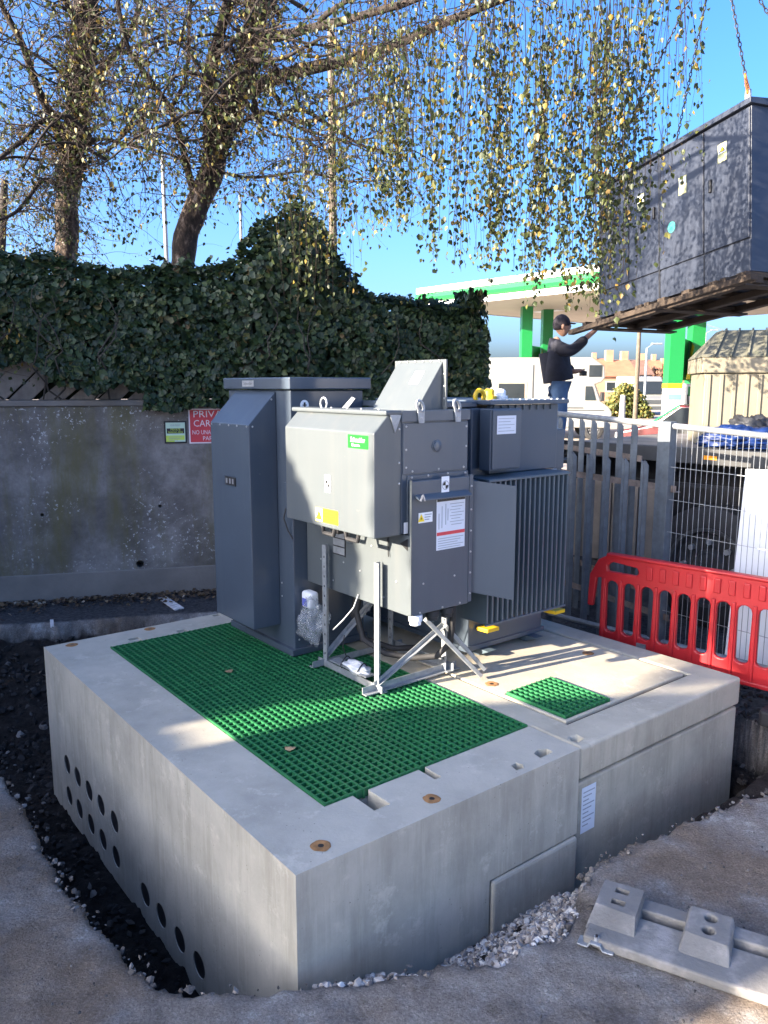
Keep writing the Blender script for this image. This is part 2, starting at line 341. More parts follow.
M['red_print'] = mat('red_print', (0.62,0.045,0.06), 0.45, var=0.05)
M['green_print'] = mat('bright_green_print', (0.005,0.46,0.015), 0.4, var=0.04)
M['yellow_print'] = mat('yellow_print', (0.85,0.62,0.01), 0.45, var=0.03)
M['lime_print'] = mat('lime_print', (0.55,0.72,0.10), 0.45, var=0.05)
M['paper'] = mat('paper_label', (0.66,0.70,0.76), 0.55, var=0.05)
M['pink'] = mat('pinkish_white', (0.78,0.70,0.72), 0.5, var=0.04)
M['greyink'] = mat('grey_ink', (0.30,0.33,0.37), 0.6)
M['redplastic'] = mat('red_barrier_plastic', (0.44,0.014,0.020), 0.45, var=0.12, scale=5, bump=0.05, rvar=0.1, spots=((0.32,0.03,0.03), 9, 0.62, 0.1))
M['hard'] = mat('hardstanding', (0.235,0.21,0.205), 0.95, c2=(0.40,0.385,0.39), scale=2.0, bump=1.0, bscale=70, spots=((0.19,0.145,0.12), 3.2, 0.56, 0.12))
M['soil'] = mat('dark_soil', (0.022,0.020,0.020), 0.98, c2=(0.075,0.068,0.065), scale=9, bump=1.0, bscale=45)
M['tarmac'] = mat('old_tarmac', (0.055,0.057,0.062), 0.93, c2=(0.12,0.122,0.128), scale=6, bump=0.9, bscale=90)
M['roadpaint'] = mat('worn_road_paint', (0.62,0.62,0.62), 0.8, var=0.3, scale=25, spots=((0.12,0.12,0.12), 30, 0.58, 0.06))
M['forecourt'] = mat('forecourt', (0.30,0.25,0.20), 0.9, c2=(0.42,0.36,0.30), scale=0.3, bump=0.2)
M['timber'] = mat('weathered_timber', (0.20,0.175,0.15), 0.9, var=0.3, scale=5, bump=0.4, bscale=30, streak=((0.12,0.10,0.085), 18, 0.6))
M['timber_d'] = mat('pallet_timber', (0.045,0.032,0.023), 0.9, var=0.35, scale=5, bump=0.4, bscale=30)
M['plastic_grey'] = mat('recycled_grey_plastic', (0.165,0.158,0.148), 0.75, var=0.22, scale=6, bump=0.4, bscale=45, spots=((0.27,0.255,0.24), 6, 0.56, 0.14))
M['boxpaint'] = mat('enclosure_blue_grey', (0.024,0.031,0.050), 0.5, var=0.1, scale=3, rvar=0.1, bump=0.03, bscale=6)
M['grout'] = mat('shim_grey', (0.12,0.115,0.11), 0.95, var=0.3, scale=10)  # plain grey of the shim under the slab
# ------------------------------------------------------------------ ground and excavation
def uv_of(x, y):
    dx, dy = x - P0.x, y - P0.y
    return dx * PU.x + dy * PU.y, dx * PV.x + dy * PV.y
EDGE = [(-3.5,3.4),(-1.2,2.7),(-.56,2.3),(-.456,2.02),(-.45,1.555),(-.474,.97),(-.44,.52),(-.394,.19),(-.2,.01),(-.033,-.075),(.247,-.233),(.553,-.387),
        (.827,-.416),(1.054,-.349),(1.2,-.235),(1.5,-.27),(1.878,-.337),(2.376,-.396),(2.9,-.42),(3.08,-.3),(3.12,0.6),(3.15,3.0)] + [uv_of(0.2,6.84), uv_of(-3.08,6.10), uv_of(-6,5.44)]
def make_ground():
    x0, x1, y0, y1, st = -4.5, 4.5, 1.4, 7.6, 0.02
    nx, ny = int(round((x1-x0)/st)) + 1, int(round((y1-y0)/st)) + 1
    X, Y = np.meshgrid(np.linspace(x0, x1, nx), np.linspace(y0, y1, ny)); X = X.ravel(); Y = Y.ravel(); N = len(X)
    n1 = np.array([noise.noise((a*7, b*7, 0)) for a, b in zip(X, Y)]); n2 = np.array([noise.noise((a*7+50, b*7, 3)) for a, b in zip(X, Y)])
    n3 = np.array([noise.noise((a*24, b*24, 9)) for a, b in zip(X, Y)]); n4 = np.array([noise.noise((a*1.7, b*1.7, 5)) for a, b in zip(X, Y)])
    Xw = X + n1*.035 + n3*.012; Yw = Y + n2*.035 - n3*.012
    U, V = uv_of(Xw, Yw); P = np.array(EDGE)
    ins = np.zeros(N, bool); dist = np.full(N, 1e9); da = np.full(N, 1e9)
    for i in range(len(P)):
        a, b = P[i], P[(i+1) % len(P)]
        c = ((a[1] > V) != (b[1] > V)) & (U < (b[0]-a[0]) * (V-a[1]) / (b[1]-a[1] + 1e-12) + a[0]); ins ^= c
        ab = b - a; t = np.clip(((U-a[0])*ab[0] + (V-a[1])*ab[1]) / (ab@ab), 0, 1)
        d = np.hypot(U-a[0]-t*ab[0], V-a[1]-t*ab[1]); dist = np.minimum(dist, d)
        if i in (len(P)-2, len(P)-3): da = np.minimum(da, d)
    ramp_ = np.clip(1 - da/1.25, 0, 1)
    floor = -.63 + ramp_**1.3 * .50 + n1*.05 + n3*.025
    grav = np.clip((U-.05)/.3, 0, 1) * np.clip((3.4-U)/.3, 0, 1) * (V < .05)
    gz = -.03 - np.clip((V + .40)/.40, 0, 1)*.30 + n3*.012 + n1*.01
    gz = np.where(U > 1.35, -.03 - np.clip((V + .30)/.3, 0, 1)*.45, gz)
    floor = floor * (1-grav) + gz * grav
    rs = np.clip((U-2.84)/.08, 0, 1) * (V > -.2); floor = np.where(rs > 0, floor*(1-rs) + rs*(-.30 + n1*.06 + n3*.03), floor)
    n5 = np.array([noise.noise((a*55, b*55, 2)) for a, b in zip(X, Y)]); flat = n4*.010 + n1*.008 + n3*.006 + n5*.003
    k = np.clip(dist/.024, 0, 1); k = k*k*(3-2*k)
    z = np.where(ins, flat*(1-k) + floor*k, flat - np.clip(1-dist/.04, 0, 1)*.012)
    bd = np.minimum.reduce([X-x0, x1-X, Y-y0, y1-Y]); z = z * np.clip(bd/.25, 0, 1)
    q = np.arange(nx*ny).reshape(ny, nx); F = np.stack([q[:-1,:-1], q[:-1,1:], q[1:,1:], q[1:,:-1]], -1).reshape(-1, 4)
    me = bpy.data.meshes.new('ground'); me.from_pydata(np.stack([X, Y, z], -1).tolist(), [], F.tolist())
    asph = (Y > 6.10 + .226*(X+3.08)) & (X < 1.6)
    right = (~ins) & (U > 3.05) & (V > -.45)
    mi = np.where(ins & (dist > .018), 1, 0); mi = np.where(asph | right, 2, mi)
    me.materials.append(groundmat()); me.polygons.foreach_set('use_smooth', [True]*len(F))
    so = np.clip((dist-.012)/.02, 0, 1)*ins; tr_ = np.clip((Y - (6.10 + .226*(X+3.08)))/.03, 0, 1)*(X < 1.6); tr_ = np.maximum(tr_, right*1.0)
    for nm, ar in (('soil', so), ('tar', tr_)):
        at_ = me.attributes.new(nm, 'FLOAT', 'POINT'); at_.data.foreach_set('value', ar.astype(np.float32))
    o = link('excavated_ground', me); tag(o, kind='structure')
    xs, ys = [-700, x0+.03, x1-.03, 900], [-700, y0+.03, y1-.03, 1500]
    m = MB()
    for i in range(3):
        for j in range(3):
            if i == 1 and j == 1: continue
            m.add([(xs[i],ys[j],-.006),(xs[i+1],ys[j],-.006),(xs[i+1],ys[j+1],-.006),(xs[i],ys[j+1],-.006)], [(0,1,2,3)])
    tag(m.build('ground', M['hard']), kind='structure')
    m = MB().add([(1.6,10.5,.002),(120,10.5,.002),(120,110,.002),(-60,110,.002),(-60,18,.002)], [(0,1,2,3,4)])
    tag(m.build('forecourt', M['forecourt']), kind='structure')
make_ground()
def road_mark(pts, nm='road_marking'):
    m = MB(); n = len(pts); m.add([(p[0], p[1], .013) for p in pts] + [(p[0], p[1], .002) for p in pts], [tuple(range(n))] + [(i, n+i, n+(i+1) % n, (i+1) % n) for i in range(n)])
    return m.build(nm, M['roadpaint'])
a = [onz(x, y, 0) for x, y in ((158,599),(166,597.5),(184,609),(175,611))]
tag(road_mark(a), 'worn white painted bay line on tarmac beneath the warning signs', 'road marking')
a = [onz(x, y, 0) for x, y in ((50,621),(53.5,621),(54,628),(50.5,628))]
tag(road_mark(a), 'short white paint mark on the broken tarmac edge at far left', 'road marking')

# stones: gravel beside the plinth, loose pebbles on the slab, leaf litter along the wall
def stones(name, spots, label, m):
    V_, F_ = [], []
    for (x, y, z, r) in spots:
        n = len(V_); q = Matrix.Rotation(random.uniform(0, 6.28), 3, Vector((random.uniform(-1,1), random.uniform(-1,1), random.uniform(-1,1))).normalized())
        sc = (r*random.uniform(.8,1.4), r*random.uniform(.7,1.1), r*random.uniform(.5,.85))
        for p in ((1,.1,0),(-.9,.2,.1),(.1,1,-.1),(0,-1,.15),(.2,.1,1),(-.1,.2,-1),(.65,.6,.5),(-.6,-.5,.55),(.5,-.65,-.4)):
            w = q @ Vector((p[0]*sc[0]*random.uniform(.8,1.15), p[1]*sc[1], p[2]*sc[2])); V_.append((x+w.x, y+w.y, z+w.z))
        F_ += [(n+a, n+b, n+c) for a, b, c in ((0,6,4),(6,2,4),(2,1,4),(1,7,4),(7,3,4),(3,0,4),(0,2,6),(1,3,7),(0,8,5),(8,3,5),(3,1,5),(1,2,5),(2,0,5),(0,3,8))]
    me = bpy.data.meshes.new(name); me.from_pydata(V_, [], F_); o = link(name, me, m); tag(o, label, name.split('_')[0], kind='stuff')
    return o
M['stone'] = leafmat('limestone_chippings', [(0,(.10,.085,.08)),(.3,(.28,.25,.23)),(.7,(.40,.37,.34)),(1,(.62,.60,.57))], 0.0, 0.9)
M['pebble'] = leafmat('loose_pebbles', [(0,(.06,.052,.047)),(.6,(.12,.108,.10)),(1,(.22,.205,.195))], 0.0, 0.9)
M['clod'] = leafmat('dark_clods', [(0,(.008,.007,.007)),(.75,(.034,.029,.026)),(.95,(.07,.06,.052)),(1,(.22,.20,.18))], 0.0, 0.95)
sp = []
poly = [(.02,-.10),(.247,-.245),(.553,-.40),(.827,-.43),(1.054,-.36),(1.22,-.24)]
while len(sp) < 5200:
    u = random.uniform(.03, 1.3); i = max(j for j in range(len(poly)) if poly[j][0] <= u or j == 0); j = min(i+1, len(poly)-1)
    t = 0 if i == j else (u-poly[i][0])/(poly[j][0]-poly[i][0]); ve = poly[i][1]*(1-t) + poly[j][1]*t
    v = random.uniform(ve-.01, -.012); z = -.03 - max(0, min(1, (v+.40)/.40))*.30 if u > .3 else -.03 - max(0, min(1, (v-ve)/.25))*(.15+.3*(1-u/.3)*.6)
    p = L((u, v, 0)); r = random.choice((.005,.007,.009,.012,.015)) * random.uniform(.8,1.25); sp.append((p.x, p.y, z + r*.3 + random.uniform(0,.02), r))
stones('gravel_bed', sp, 'pale limestone gravel filling the gap beside the concrete plinth', M['stone'])
sp = []
for _ in range(2600):
    x, y = random.uniform(-2, 3.2), random.uniform(1.9, 3.4); u, v = uv_of(x, y)
    if -.52 < u < 3.2 and v > -.5: continue
    if v > 0 and u > -.5: continue
    r = random.choice((.0022,.0026,.003,.004,.006)) ; sp.append((x, y, r*.6 + .004, r))
for i in range(len(EDGE)-4):        # broken lumps along the cut edge of the slab
    a_, b_ = EDGE[i], EDGE[i+1]; k_ = int(math.hypot(b_[0]-a_[0], b_[1]-a_[1])*75)
    for _ in range(k_):
        t = random.random(); p = L((a_[0]+(b_[0]-a_[0])*t + random.gauss(0,.022), a_[1]+(b_[1]-a_[1])*t + random.gauss(0,.022), 0)); r = random.choice((.004,.005,.006,.008,.010,.016)); sp.append((p.x, p.y, random.uniform(-.03,.004), r))
stones('pebbles_scattered', sp, 'small loose pebbles scattered on the grey hardstanding', M['pebble'])
sp = []
for _ in range(2600):
    u, v = random.uniform(-1.6, 1.2), random.uniform(2.9, 4.6); p = L((u, v, 0)); d = (6.10 + .226*(p.x+3.08) - p.y) / 1.025
    if d < .03 or d > 1.7: continue
    z = -.63 + max(0, 1-d/1.25)**1.3*.5; r = random.choice((.01,.014,.02,.03)) * random.uniform(.7,1.2); sp.append((p.x, p.y, z+r*.3, r))
for _ in range(700):
    u, v = random.uniform(-.44, -.03), random.uniform(.1, 2.9); p = L((u, v, 0)); r = random.choice((.008,.012,.02)); sp.append((p.x, p.y, -.62+r*.3, r))
for _ in range(700):
    u, v = random.uniform(2.86, 3.6), random.uniform(-.25, 1.2); p = L((u, v, 0)); r = random.choice((.008,.012,.02)); sp.append((p.x, p.y, (-.29 if u < 3.08 else 0)+r*.3, r))
stones('soil_clods', sp, 'dark broken soil and stones in the excavation', M['clod'])

# ------------------------------------------------------------------ concrete plinth
M['groove_dark'] = mat('groove_shade', (.05,.04,.03), .95, var=.4, scale=20)  # soil-dark tone standing in for the shade inside the slab grooves
pl = thing('concrete_plinth', L((1.4,1.4,-.95)), 'pale precast concrete plinth in two blocks carrying the grey electrical units', 'plinth')
b1 = MB(L).box((0,0,-.97),(1.452,2.865,0)).build('base_block', M['concrete'], pl)
HOLES = [(v,-.626) for v in (2.531,2.34,2.145,1.953,1.752)] + [(v,-.823) for v in (2.531,2.345,2.145,1.955,1.757,1.37,1.18,.978,.785)]
cut = [MB(L).box((.335,.315,-.93),(1.40,2.58,.2)), MB(L).box((.309,.292,-.038),(1.447,2.602,.2)),
       MB(L).box((.44,.155,-.16),(.515,.30,.2)), MB(L).box((.775,.19,-.16),(.81,.30,.2)),
       MB(L).box((.455,2.596,-.012),(.52,2.70,.2)), MB(L).box((.76,2.596,-.012),(.82,2.67,.2)), MB(L).box((1.10,2.80,-.012),(1.15,2.85,.2)),
       MB(L).prism([(1.09,.04),(1.13,.035),(1.15,.06),(1.135,.085),(1.10,.08)],2,-.035,.1), MB(L).prism([(1.25,.05),(1.335,.055),(1.34,.09),(1.30,.11),(1.26,.095)],2,-.04,.1)]
hm = MB(L)
for v, z in HOLES: hm.cyl((-.05,v,z),(.40,v,z),.056,20)
cut.append(hm)
# a lower rebate on the front face for the cover panel
cut.append(MB(L).box((.905,-.1,-1.2),(1.6,.02,-.40)))
boolcut(b1, cut)
for v, z in HOLES: MB(L).cyl((.004,v,z),(.33,v,z),.0558,20).build('hole_dark_plug', M['black'], pl)  # solid black plugs standing in for the dark inside of the holes
m_ = b1.modifiers.new('bevel','BEVEL'); m_.width = .012; m_.segments = 3; m_.limit_method = 'ANGLE'; m_.angle_limit = R(50)
MB(L).box((.915,-.012,-.97),(1.447,.018,-.408)).build('cover_panel', M['concrete'], pl, bevel=.012)
lo = MB(L).box((1.462,.012,-.97),(2.835,2.865,-.172)).build('lower_block', M['concrete_lid'], pl, bevel=.012)
up = MB(L).box((1.462,0,-.155),(2.835,2.865,0)).build('upper_block', M['concrete_lid'], pl)
boolcut(up, [MB(L).box((1.612,.205,-.13),(2.655,2.7,.2)), MB(L).prism([(1.50,.055),(1.545,.06),(1.55,.09),(1.52,.10),(1.495,.085)],2,-.03,.1)])
m_ = up.modifiers.new('bevel','BEVEL'); m_.width = .026; m_.segments = 3; m_.limit_method = 'ANGLE'; m_.angle_limit = R(50)
sl = MB(L).box((1.622,.215,-.128),(2.622,2.69,.004)).build('inset_slab', M['concrete_lid'], pl)
boolcut(sl, [MB(L).box((1.645,.235,-.034),(2.0,.625,.1))])
m_ = sl.modifiers.new('bevel','BEVEL'); m_.width = .006; m_.segments = 2; m_.limit_method = 'ANGLE'; m_.angle_limit = R(50)
MB(L).box((2.6235,.217,-.127),(2.6535,2.69,-.022)).build('groove_shade_strip', M['groove_dark'], pl); MB(L).box((1.6135,.207,-.127),(2.6535,.2135,-.012)).build('groove_shade_strip', M['groove_dark'], pl); MB(L).box((1.6135,.2165,-.127),(1.6205,2.69,-.012)).build('groove_shade_strip', M['groove_dark'], pl)  # dark strips added so the open grooves read as shaded
MB(L).box((2.03,.60,-.16),(2.06,.63,-.14)).build('shim', M['grout'], pl)
for (u, v, z) in ((.156,.087,0),(.664,.084,0),(.146,2.798,0),(.644,2.812,0),(2.484,.747,.004),(1.69,.76,.004)):
    ring = MB(L); k = 22; vs = []
    for i in range(k):
        t = 2*math.pi*i/k; r = .036 + .006*noise.noise((math.cos(t)*2+u*9, math.sin(t)*2, v*7)); vs.append((u+r*math.cos(t), v+r*math.sin(t), z+.0012))
    inner = [(u+.024*math.cos(2*math.pi*i/k), v+.024*math.sin(2*math.pi*i/k), z+.0035) for i in range(k)]
    dip = [(u+.011*math.cos(2*math.pi*i/k), v+.011*math.sin(2*math.pi*i/k), z+.0020) for i in range(k)]
    ring.add(vs+inner+dip, [(i,(i+1)%k,k+(i+1)%k,k+i) for i in range(k)] + [(k+i,k+(i+1)%k,2*k+(i+1)%k,2*k+i) for i in range(k)])
    rr = ring.build('lifting_socket', M['rust'], pl, smooth=True)
    MB(L).add([(u+.0115*math.cos(2*math.pi*i/k), v+.0115*math.sin(2*math.pi*i/k), z+.0016) for i in range(k)], [tuple(range(k))]).build('socket_hole', M['black'], rr)
nb = decal('notice_sheet', M['paper'], pl, 'v', .012, 1.492, 1.592, -.425, -.205)
for i in range(9):
    z = -.228 - i*.02; decal('print_line', M['greyink'], nb, 'v', .012, 1.502, 1.582 - .02*((i*7) % 3), z-.004, z+.001, off=.003)

# ------------------------------------------------------------------ gratings, bar by bar
def grating(name, u0, v0, u1, v1, nu, nv, ztop, h, label, loc):
    g = thing(name, loc, label, 'grating', 'green plastic gratings')
    t = .0085
    mv = MB().box((-t/2,0,-h),(t/2,v1-v0,0)).mesh('bar_v'); mu = MB().box((0,-t/2,-h+.003),(u1-u0,t/2,-.0015)).mesh('bar_u')
    mv.materials.append(M['grate']); mu.materials.append(M['grate'])
    rot = (0, 0, math.atan2(PU.y, PU.x))
    for i in range(nu+1): place('bar', mv, g, L((u0+t/2+(u1-u0-t)*i/nu, v0, ztop)), rot)
    for j in range(nv+1): place('bar', mu, g, L((u0, v0+t/2+.004+(v1-v0-t-.008)*j/nv, ztop)), rot)
    return g
grating('floor_grating', .312, .294, 1.444, 2.60, 31, 63, .0085, .040, 'large green grating panel covering the cable pit under the switchgear', L((.9,1.4,-.03)))
grating('floor_grating', 1.65, .24, 1.995, .62, 9, 10, .016, .040, 'small square green grating set in the right concrete slab', L((1.82,.43,-.03)))
for k, (x, y) in enumerate(((229,671.5),(290,749))):
    p = onz(x, y, ZT+.012); m = MB(frame(p, 40+50*k))
    m.add([(0,-.02,0),(.022,-.008,.006),(.026,.012,.003),(0,.024,0),(-.024,.010,.005),(-.02,-.012,.003),(0,0,.009)], [(0,1,6),(1,2,6),(2,3,6),(3,4,6),(4,5,6),(5,0,6)])
    M['deadleaf'] = M.get('deadleaf') or mat('dead_leaf', (.30,.20,.11), .8, var=.3)
    tag(m.build('fallen_leaf', M['deadleaf']), ('brown fallen leaf lying on grating beside the tall cabinet' if k == 0 else 'brown fallen leaf lying on grating left of its front edge'), 'leaf', 'fallen leaves on the grating')
# ------------------------------------------------------------------ shared small pieces
def bolt_mesh(nm, r=.008, h=.006):
    me = MB().lathe((0,0,0),(0,0,1),[(0,r*1.25),(.0012,r*1.25),(.0013,r),(h,r*.92),(h*1.15,r*.5)],8).mesh(nm); me.materials.append(M['zinc']); return me
BOLT = bolt_mesh('bolt'); BOLT_S = bolt_mesh('bolt_small', .0046, .004)
ROTU = (-PU).to_track_quat('Z','Y').to_euler(); ROTV = (-PV).to_track_quat('Z','Y').to_euler(); ROTZ = (0,0,0)
def bolts(parent, face, c, pts, me=None, nm='bolt'):
    for a, z in pts:
        place(nm, me or BOLT, parent, L((c, a, z)) if face == 'u' else L((a, c, z)), ROTU if face == 'u' else ROTV)

# ------------------------------------------------------------------ tall low-voltage cabinet at the back
cb = thing('switchgear_cabinet', L((1.36,2.1,0)), 'tall dark blue-grey steel cabinet with sloped side hood beside the retaining wall', 'cabinet')
MB(L).box((1.10,1.77,.012),(1.60,2.50,1.536)).build('body', M['paint_d'], cb, bevel=.006)
MB(L).box((1.075,1.755,.010),(1.62,2.52,.05)).build('base_frame', M['paint_d'], cb, bevel=.004)
cap = MB(L).box((1.075,1.735,1.542),(1.635,2.52,1.608)).build('roof_cap', M['paint_d'], cb, bevel=.006)
npz = decal('name_plate', M['galv'], cap, 'u', 1.075, 2.13, 2.27, 1.556, 1.592)
text_mesh('plate_lettering', 'Schneider', .024, M['black'], npz, faceT('u', 1.0725, 2.20, 1.574), width=.10)
hd = MB(L).prism([(.92,.16),(1.099,.16),(1.099,1.532),(.92,1.345)],1,1.925,2.40).build('side_hood', M['paint_d'], cb, bevel=.005)
bolts(hd, 'u', .920, [(v,1.335) for v in (1.945,2.06,2.16,2.27,2.38)], BOLT_S)
bolts(hd, 'v', 1.925, [(1.07,1.485),(.945,1.335)], BOLT_S)
vp = decal('lock_plate', M['black'], hd, 'u', .92, 2.09, 2.22, .985, 1.035, th=.004)
for v in (2.12,2.155,2.195): decal('lock_slot', M['zinc'], vp, 'u', .915, v-.009, v+.009, .995, 1.025)
bolts(cb, 'u', 1.10, [(1.90,.42),(1.90,.34)], BOLT_S)
bolts(cb, 'v', 1.77, [(1.13,.10),(1.13,.2),(1.13,1.44)], BOLT_S)
MB(L).box((1.085,1.80,.86),(1.099,1.835,1.02)).build('hinge', M['paint_d'], cb, bevel=.004)
ear = MB(L).cyl((1.19,1.7685,1.455),(1.19,1.7665,1.455),.028,20).build('earth_sticker', M['white'], cb)
decal('earth_symbol', M['black'], ear, 'v', 1.7665, 1.184, 1.196, 1.445, 1.47, off=.0008); decal('earth_symbol', M['black'], ear, 'v', 1.7665, 1.176, 1.204, 1.452, 1.457, off=.001)
MB(L).tube([(1.09,1.82,.88),(1.06,1.80,.82),(1.08,1.79,.75),(1.10,1.772,.70)],.004,6).build('cable', M['rubber'], cb)

# ------------------------------------------------------------------ ring main unit
ru = thing('ring_main_unit', L((1.39,1.3,0)), 'grey switchgear unit with green logo label and sloping hood on galvanised stand', 'switchgear')
MB(L).box((1.166,.884,.852),(1.60,1.70,1.438)).build('body', M['paint'], ru, bevel=.005)
MB(L).box((1.20,.876,.852),(1.602,.884,1.135)).build('lower_band', M['paint'], ru, bevel=.002)
up_ = MB(L).box((1.172,.878,1.142),(1.597,.8835,1.385)).build('upper_panel', M['paint'], ru, bevel=.002)
MB(L).box((1.160,.870,1.392),(1.606,.8835,1.446)).build('top_flange', M['paint'], ru, bevel=.003)
bolts(up_, 'v', .878, [(1.19,1.37),(1.19,1.26),(1.19,1.175),(1.23,1.155),(1.40,1.155),(1.57,1.155),(1.585,1.26),(1.585,1.36),(1.32,1.42),(1.50,1.42)], BOLT_S)
bolts(ru, 'v', .876, [(1.225,1.125),(1.33,1.128),(1.46,1.13),(1.58,1.125)], BOLT_S)
kn = MB().lathe(L((1.385,.879,1.27)),-PV,[(0,.032),(.004,.032),(.005,.026),(.012,.026),(.014,.02)],20)
kn.build('round_cap', M['paint'], ru, auto=40)
# front hood, its slope and the rolled top rail
hood = MB(L).prism([(1.0,.848),(1.165,.848),(1.165,1.43),(1.085,1.43),(1.0,1.345)],1,.882,1.668).build('front_hood', M['paint_lit'], ru, bevel=.006)
MB(L).box((1.062,.872,1.425),(1.18,1.70,1.448)).build('hood_top_rail', M['paint_lit'], ru, bevel=.008, seg=3)
MB(L).prism([(1.085,1.44),(1.16,1.425),(1.12,1.34)],1,.874,.880).build('corner_bracket', M['galv'], ru, bevel=.004)
bolts(hood, 'v', .882, [(1.15,1.36),(1.15,1.20),(1.15,1.10)], BOLT_S)
lg = decal('logo_label', M['green_print'], hood, 'u', 1.0, .925, 1.085, 1.268, 1.332)
text_mesh('logo_lettering', 'Schneider', .034, M['white'], lg, faceT('u', .997, 1.005, 1.308), width=.115)
text_mesh('logo_lettering', 'Electric', .018, M['white'], lg, faceT('u', .997, 1.02, 1.283), width=.065)
def roundel(parent, axis, c, a, z, s):
    """white sticker with a quartered black and white disc"""
    st = decal('roundel_sticker', M['white'], parent, axis, c, a-s*.55, a+s*.55, z-s*.95, z+s*.95)
    T = faceT(axis, c-.0042, a, z)
    def sector(t0, t1, r0, r1, mt):
        n = 8; out = [(r1*math.cos(t0+(t1-t0)*i/n), r1*math.sin(t0+(t1-t0)*i/n), 0) for i in range(n+1)]; inn = [(r0*math.cos(t1+(t0-t1)*i/n), r0*math.sin(t1+(t0-t1)*i/n), 0) for i in range(n+1)] if r0 else [(0,0,0)]
        mm = MB(T); mm.add(out+inn, [tuple(range(len(out+inn)))]); mm.build('roundel_mark', mt, st)
    for q in (0, 1): sector(math.pi*q+math.pi/2, math.pi*q+math.pi, 0, s*.40, M['black'])
    for q in range(4): sector(q*math.pi/2, (q+1)*math.pi/2, s*.43, s*.50, M['greyink'])
roundel(hood, 'u', 1.0, 1.262, 1.075, .046)
def warning(parent, axis, c, a0, a1, z0, z1, yellow=True):
    """a0 = left end seen from outside, a1 = right end"""
    w = decal('warning_label', M['yellow_print'] if yellow else M['white'], parent, axis, c, a0, a1, z0, z1)
    s = 1 if a1 > a0 else -1; k = abs(a1-a0); h = z1-z0
    if yellow: decal('pictogram_field', M['pink'], w, axis, c, a0+s*.004, a0+s*k*.32, z0+.003, z1-.003, off=.003)
    T = faceT(axis, c-.005, a0+s*k*.17, z0+h*.48); r = h*.42
    MB(T).add([(-r,-r*.8,0),(r,-r*.8,0),(0,r,0)],[(0,1,2)]).build('triangle', M['yellow_print'] if not yellow else M['orange'], w)
    T2 = faceT(axis, c-.006, a0+s*k*.17, z0+h*.42)
    MB(T2).add([(-r*.22,-r*.25,0),(r*.02,-r*.05,0),(r*.22,-r*.05,0),(-r*.02,r*.55,0),(.0,r*.12,0),(-r*.2,r*.1,0)],[(0,1,4,5),(1,2,3,4)]).build('bolt_sign', M['black'], w)
    for i in range(3):
        zz = z0 + h*(.78-.24*i); decal('print_line', M['orange'] if yellow else M['greyink'], w, axis, c, a0+s*k*.42, a0+s*k*(.92-.08*i), zz-h*.05, zz+h*.04, off=.003)
    return w
M['orange'] = mat('orange_print', (.80,.30,.01), .45, var=.04)
warning(hood, 'u', 1.0, 1.375, 1.175, .872, .945)
for v in (1.29, 1.085):
    h_ = MB(L).tube([(1.02,v+.055,.848),(1.02,v+.045,.812),(1.02,v-.045,.812),(1.02,v-.055,.848)],.011,8).build('lift_handle', M['rubber'], ru)
MB(L).prism([(1.085,.848),(1.085,.80),(1.14,.80),(1.14,.848)],1,1.30,1.36).build('operating_slot', M['black'], ru)
# lower cable box
lb = MB(L).box((1.19,.852,.443),(1.592,1.765,.846)).build('cable_box', M['paint_lit'], ru, bevel=.004)
dr = MB(L).box((1.193,.838,.447),(1.575,.850,1.112)).build('cable_box_door', M['paint'], ru, bevel=.003)
MB(L).box((1.188,.834,.452),(1.194,.852,1.116)).build('door_edge', M['paint_lit'], ru)
MB(L).box((1.576,.836,.455),(1.60,.852,1.118)).build('door_hinge_strip', M['paint'], ru)
bolts(ru, 'v', .836, [(1.588,z) for z in (.50,.61,.72,.83,.94,1.06)], BOLT_S)
bolts(ru, 'u', 1.19, [(1.62,.60),(1.40,.62),(1.25,.60),(1.10,.61),(.95,.60),(1.05,.50),(1.5,.50),(1.15,.75)], BOLT_S)
bolts(dr, 'v', .838, [(1.27,.60),(1.48,.61),(1.25,.455),(1.40,.458),(1.52,.46)], BOLT_S)
rail = MB(L).prism([(.838,1.045),(.800,1.022),(.800,1.017),(.838,1.032)],0,1.215,1.56).build('rain_ledge', M['paint'], dr)
MB(L).prism([(1.21,1.022),(1.225,1.05),(1.232,1.05),(1.245,1.018),(1.238,1.018),(1.228,1.04),(1.218,1.018)],1,.795,.800).build('hook', M['zinc'], dr)
roundel(dr, 'v', .838, 1.408, 1.078, .046)
warning(dr, 'v', .838, 1.235, 1.325, .905, .955, yellow=False)
inst = decal('instruction_sheet', M['paper'], dr, 'v', .838, 1.352, 1.545, .755, 1.012)
decal('header_band', M['black'], inst, 'v', .838, 1.354, 1.543, .998, 1.010, off=.003)
decal('red_band', M['red_print'], inst, 'v', .838, 1.354, 1.543, .828, .845, off=.003)
for i in range(8): decal('print_line', M['greyink'], inst, 'v', .838, 1.44+.01*(i%2), 1.535-.012*(i%3), .982-.015*i-.002, .982-.015*i+.001, off=.003)
for i in range(5): decal('print_line', M['greyink'], inst, 'v', .838, 1.362, 1.535-.02*(i%3), .813-.012*i-.002, .813-.012*i+.001, off=.003)
for (a, z0, z1) in ((1.365,.86,.94),(1.385,.865,.975),(1.41,.88,.985),(1.425,.90,.96)): decal('diagram_line', M['greyink'], inst, 'v', .838, a, a+.004, z0, z1, off=.003)
win = decal('gauge_window', M['galv'], lb, 'u', 1.19, 1.385, 1.495, .655, .80)
for i in range(4): decal('gauge_bar', M['black'], win, 'u', 1.19, 1.385, 1.495, .655+.045*i-.003, .655+.045*i+.003, off=.003)
decal('gauge_bar', M['black'], win, 'u', 1.19, 1.378, 1.386, .65, .80, off=.003)
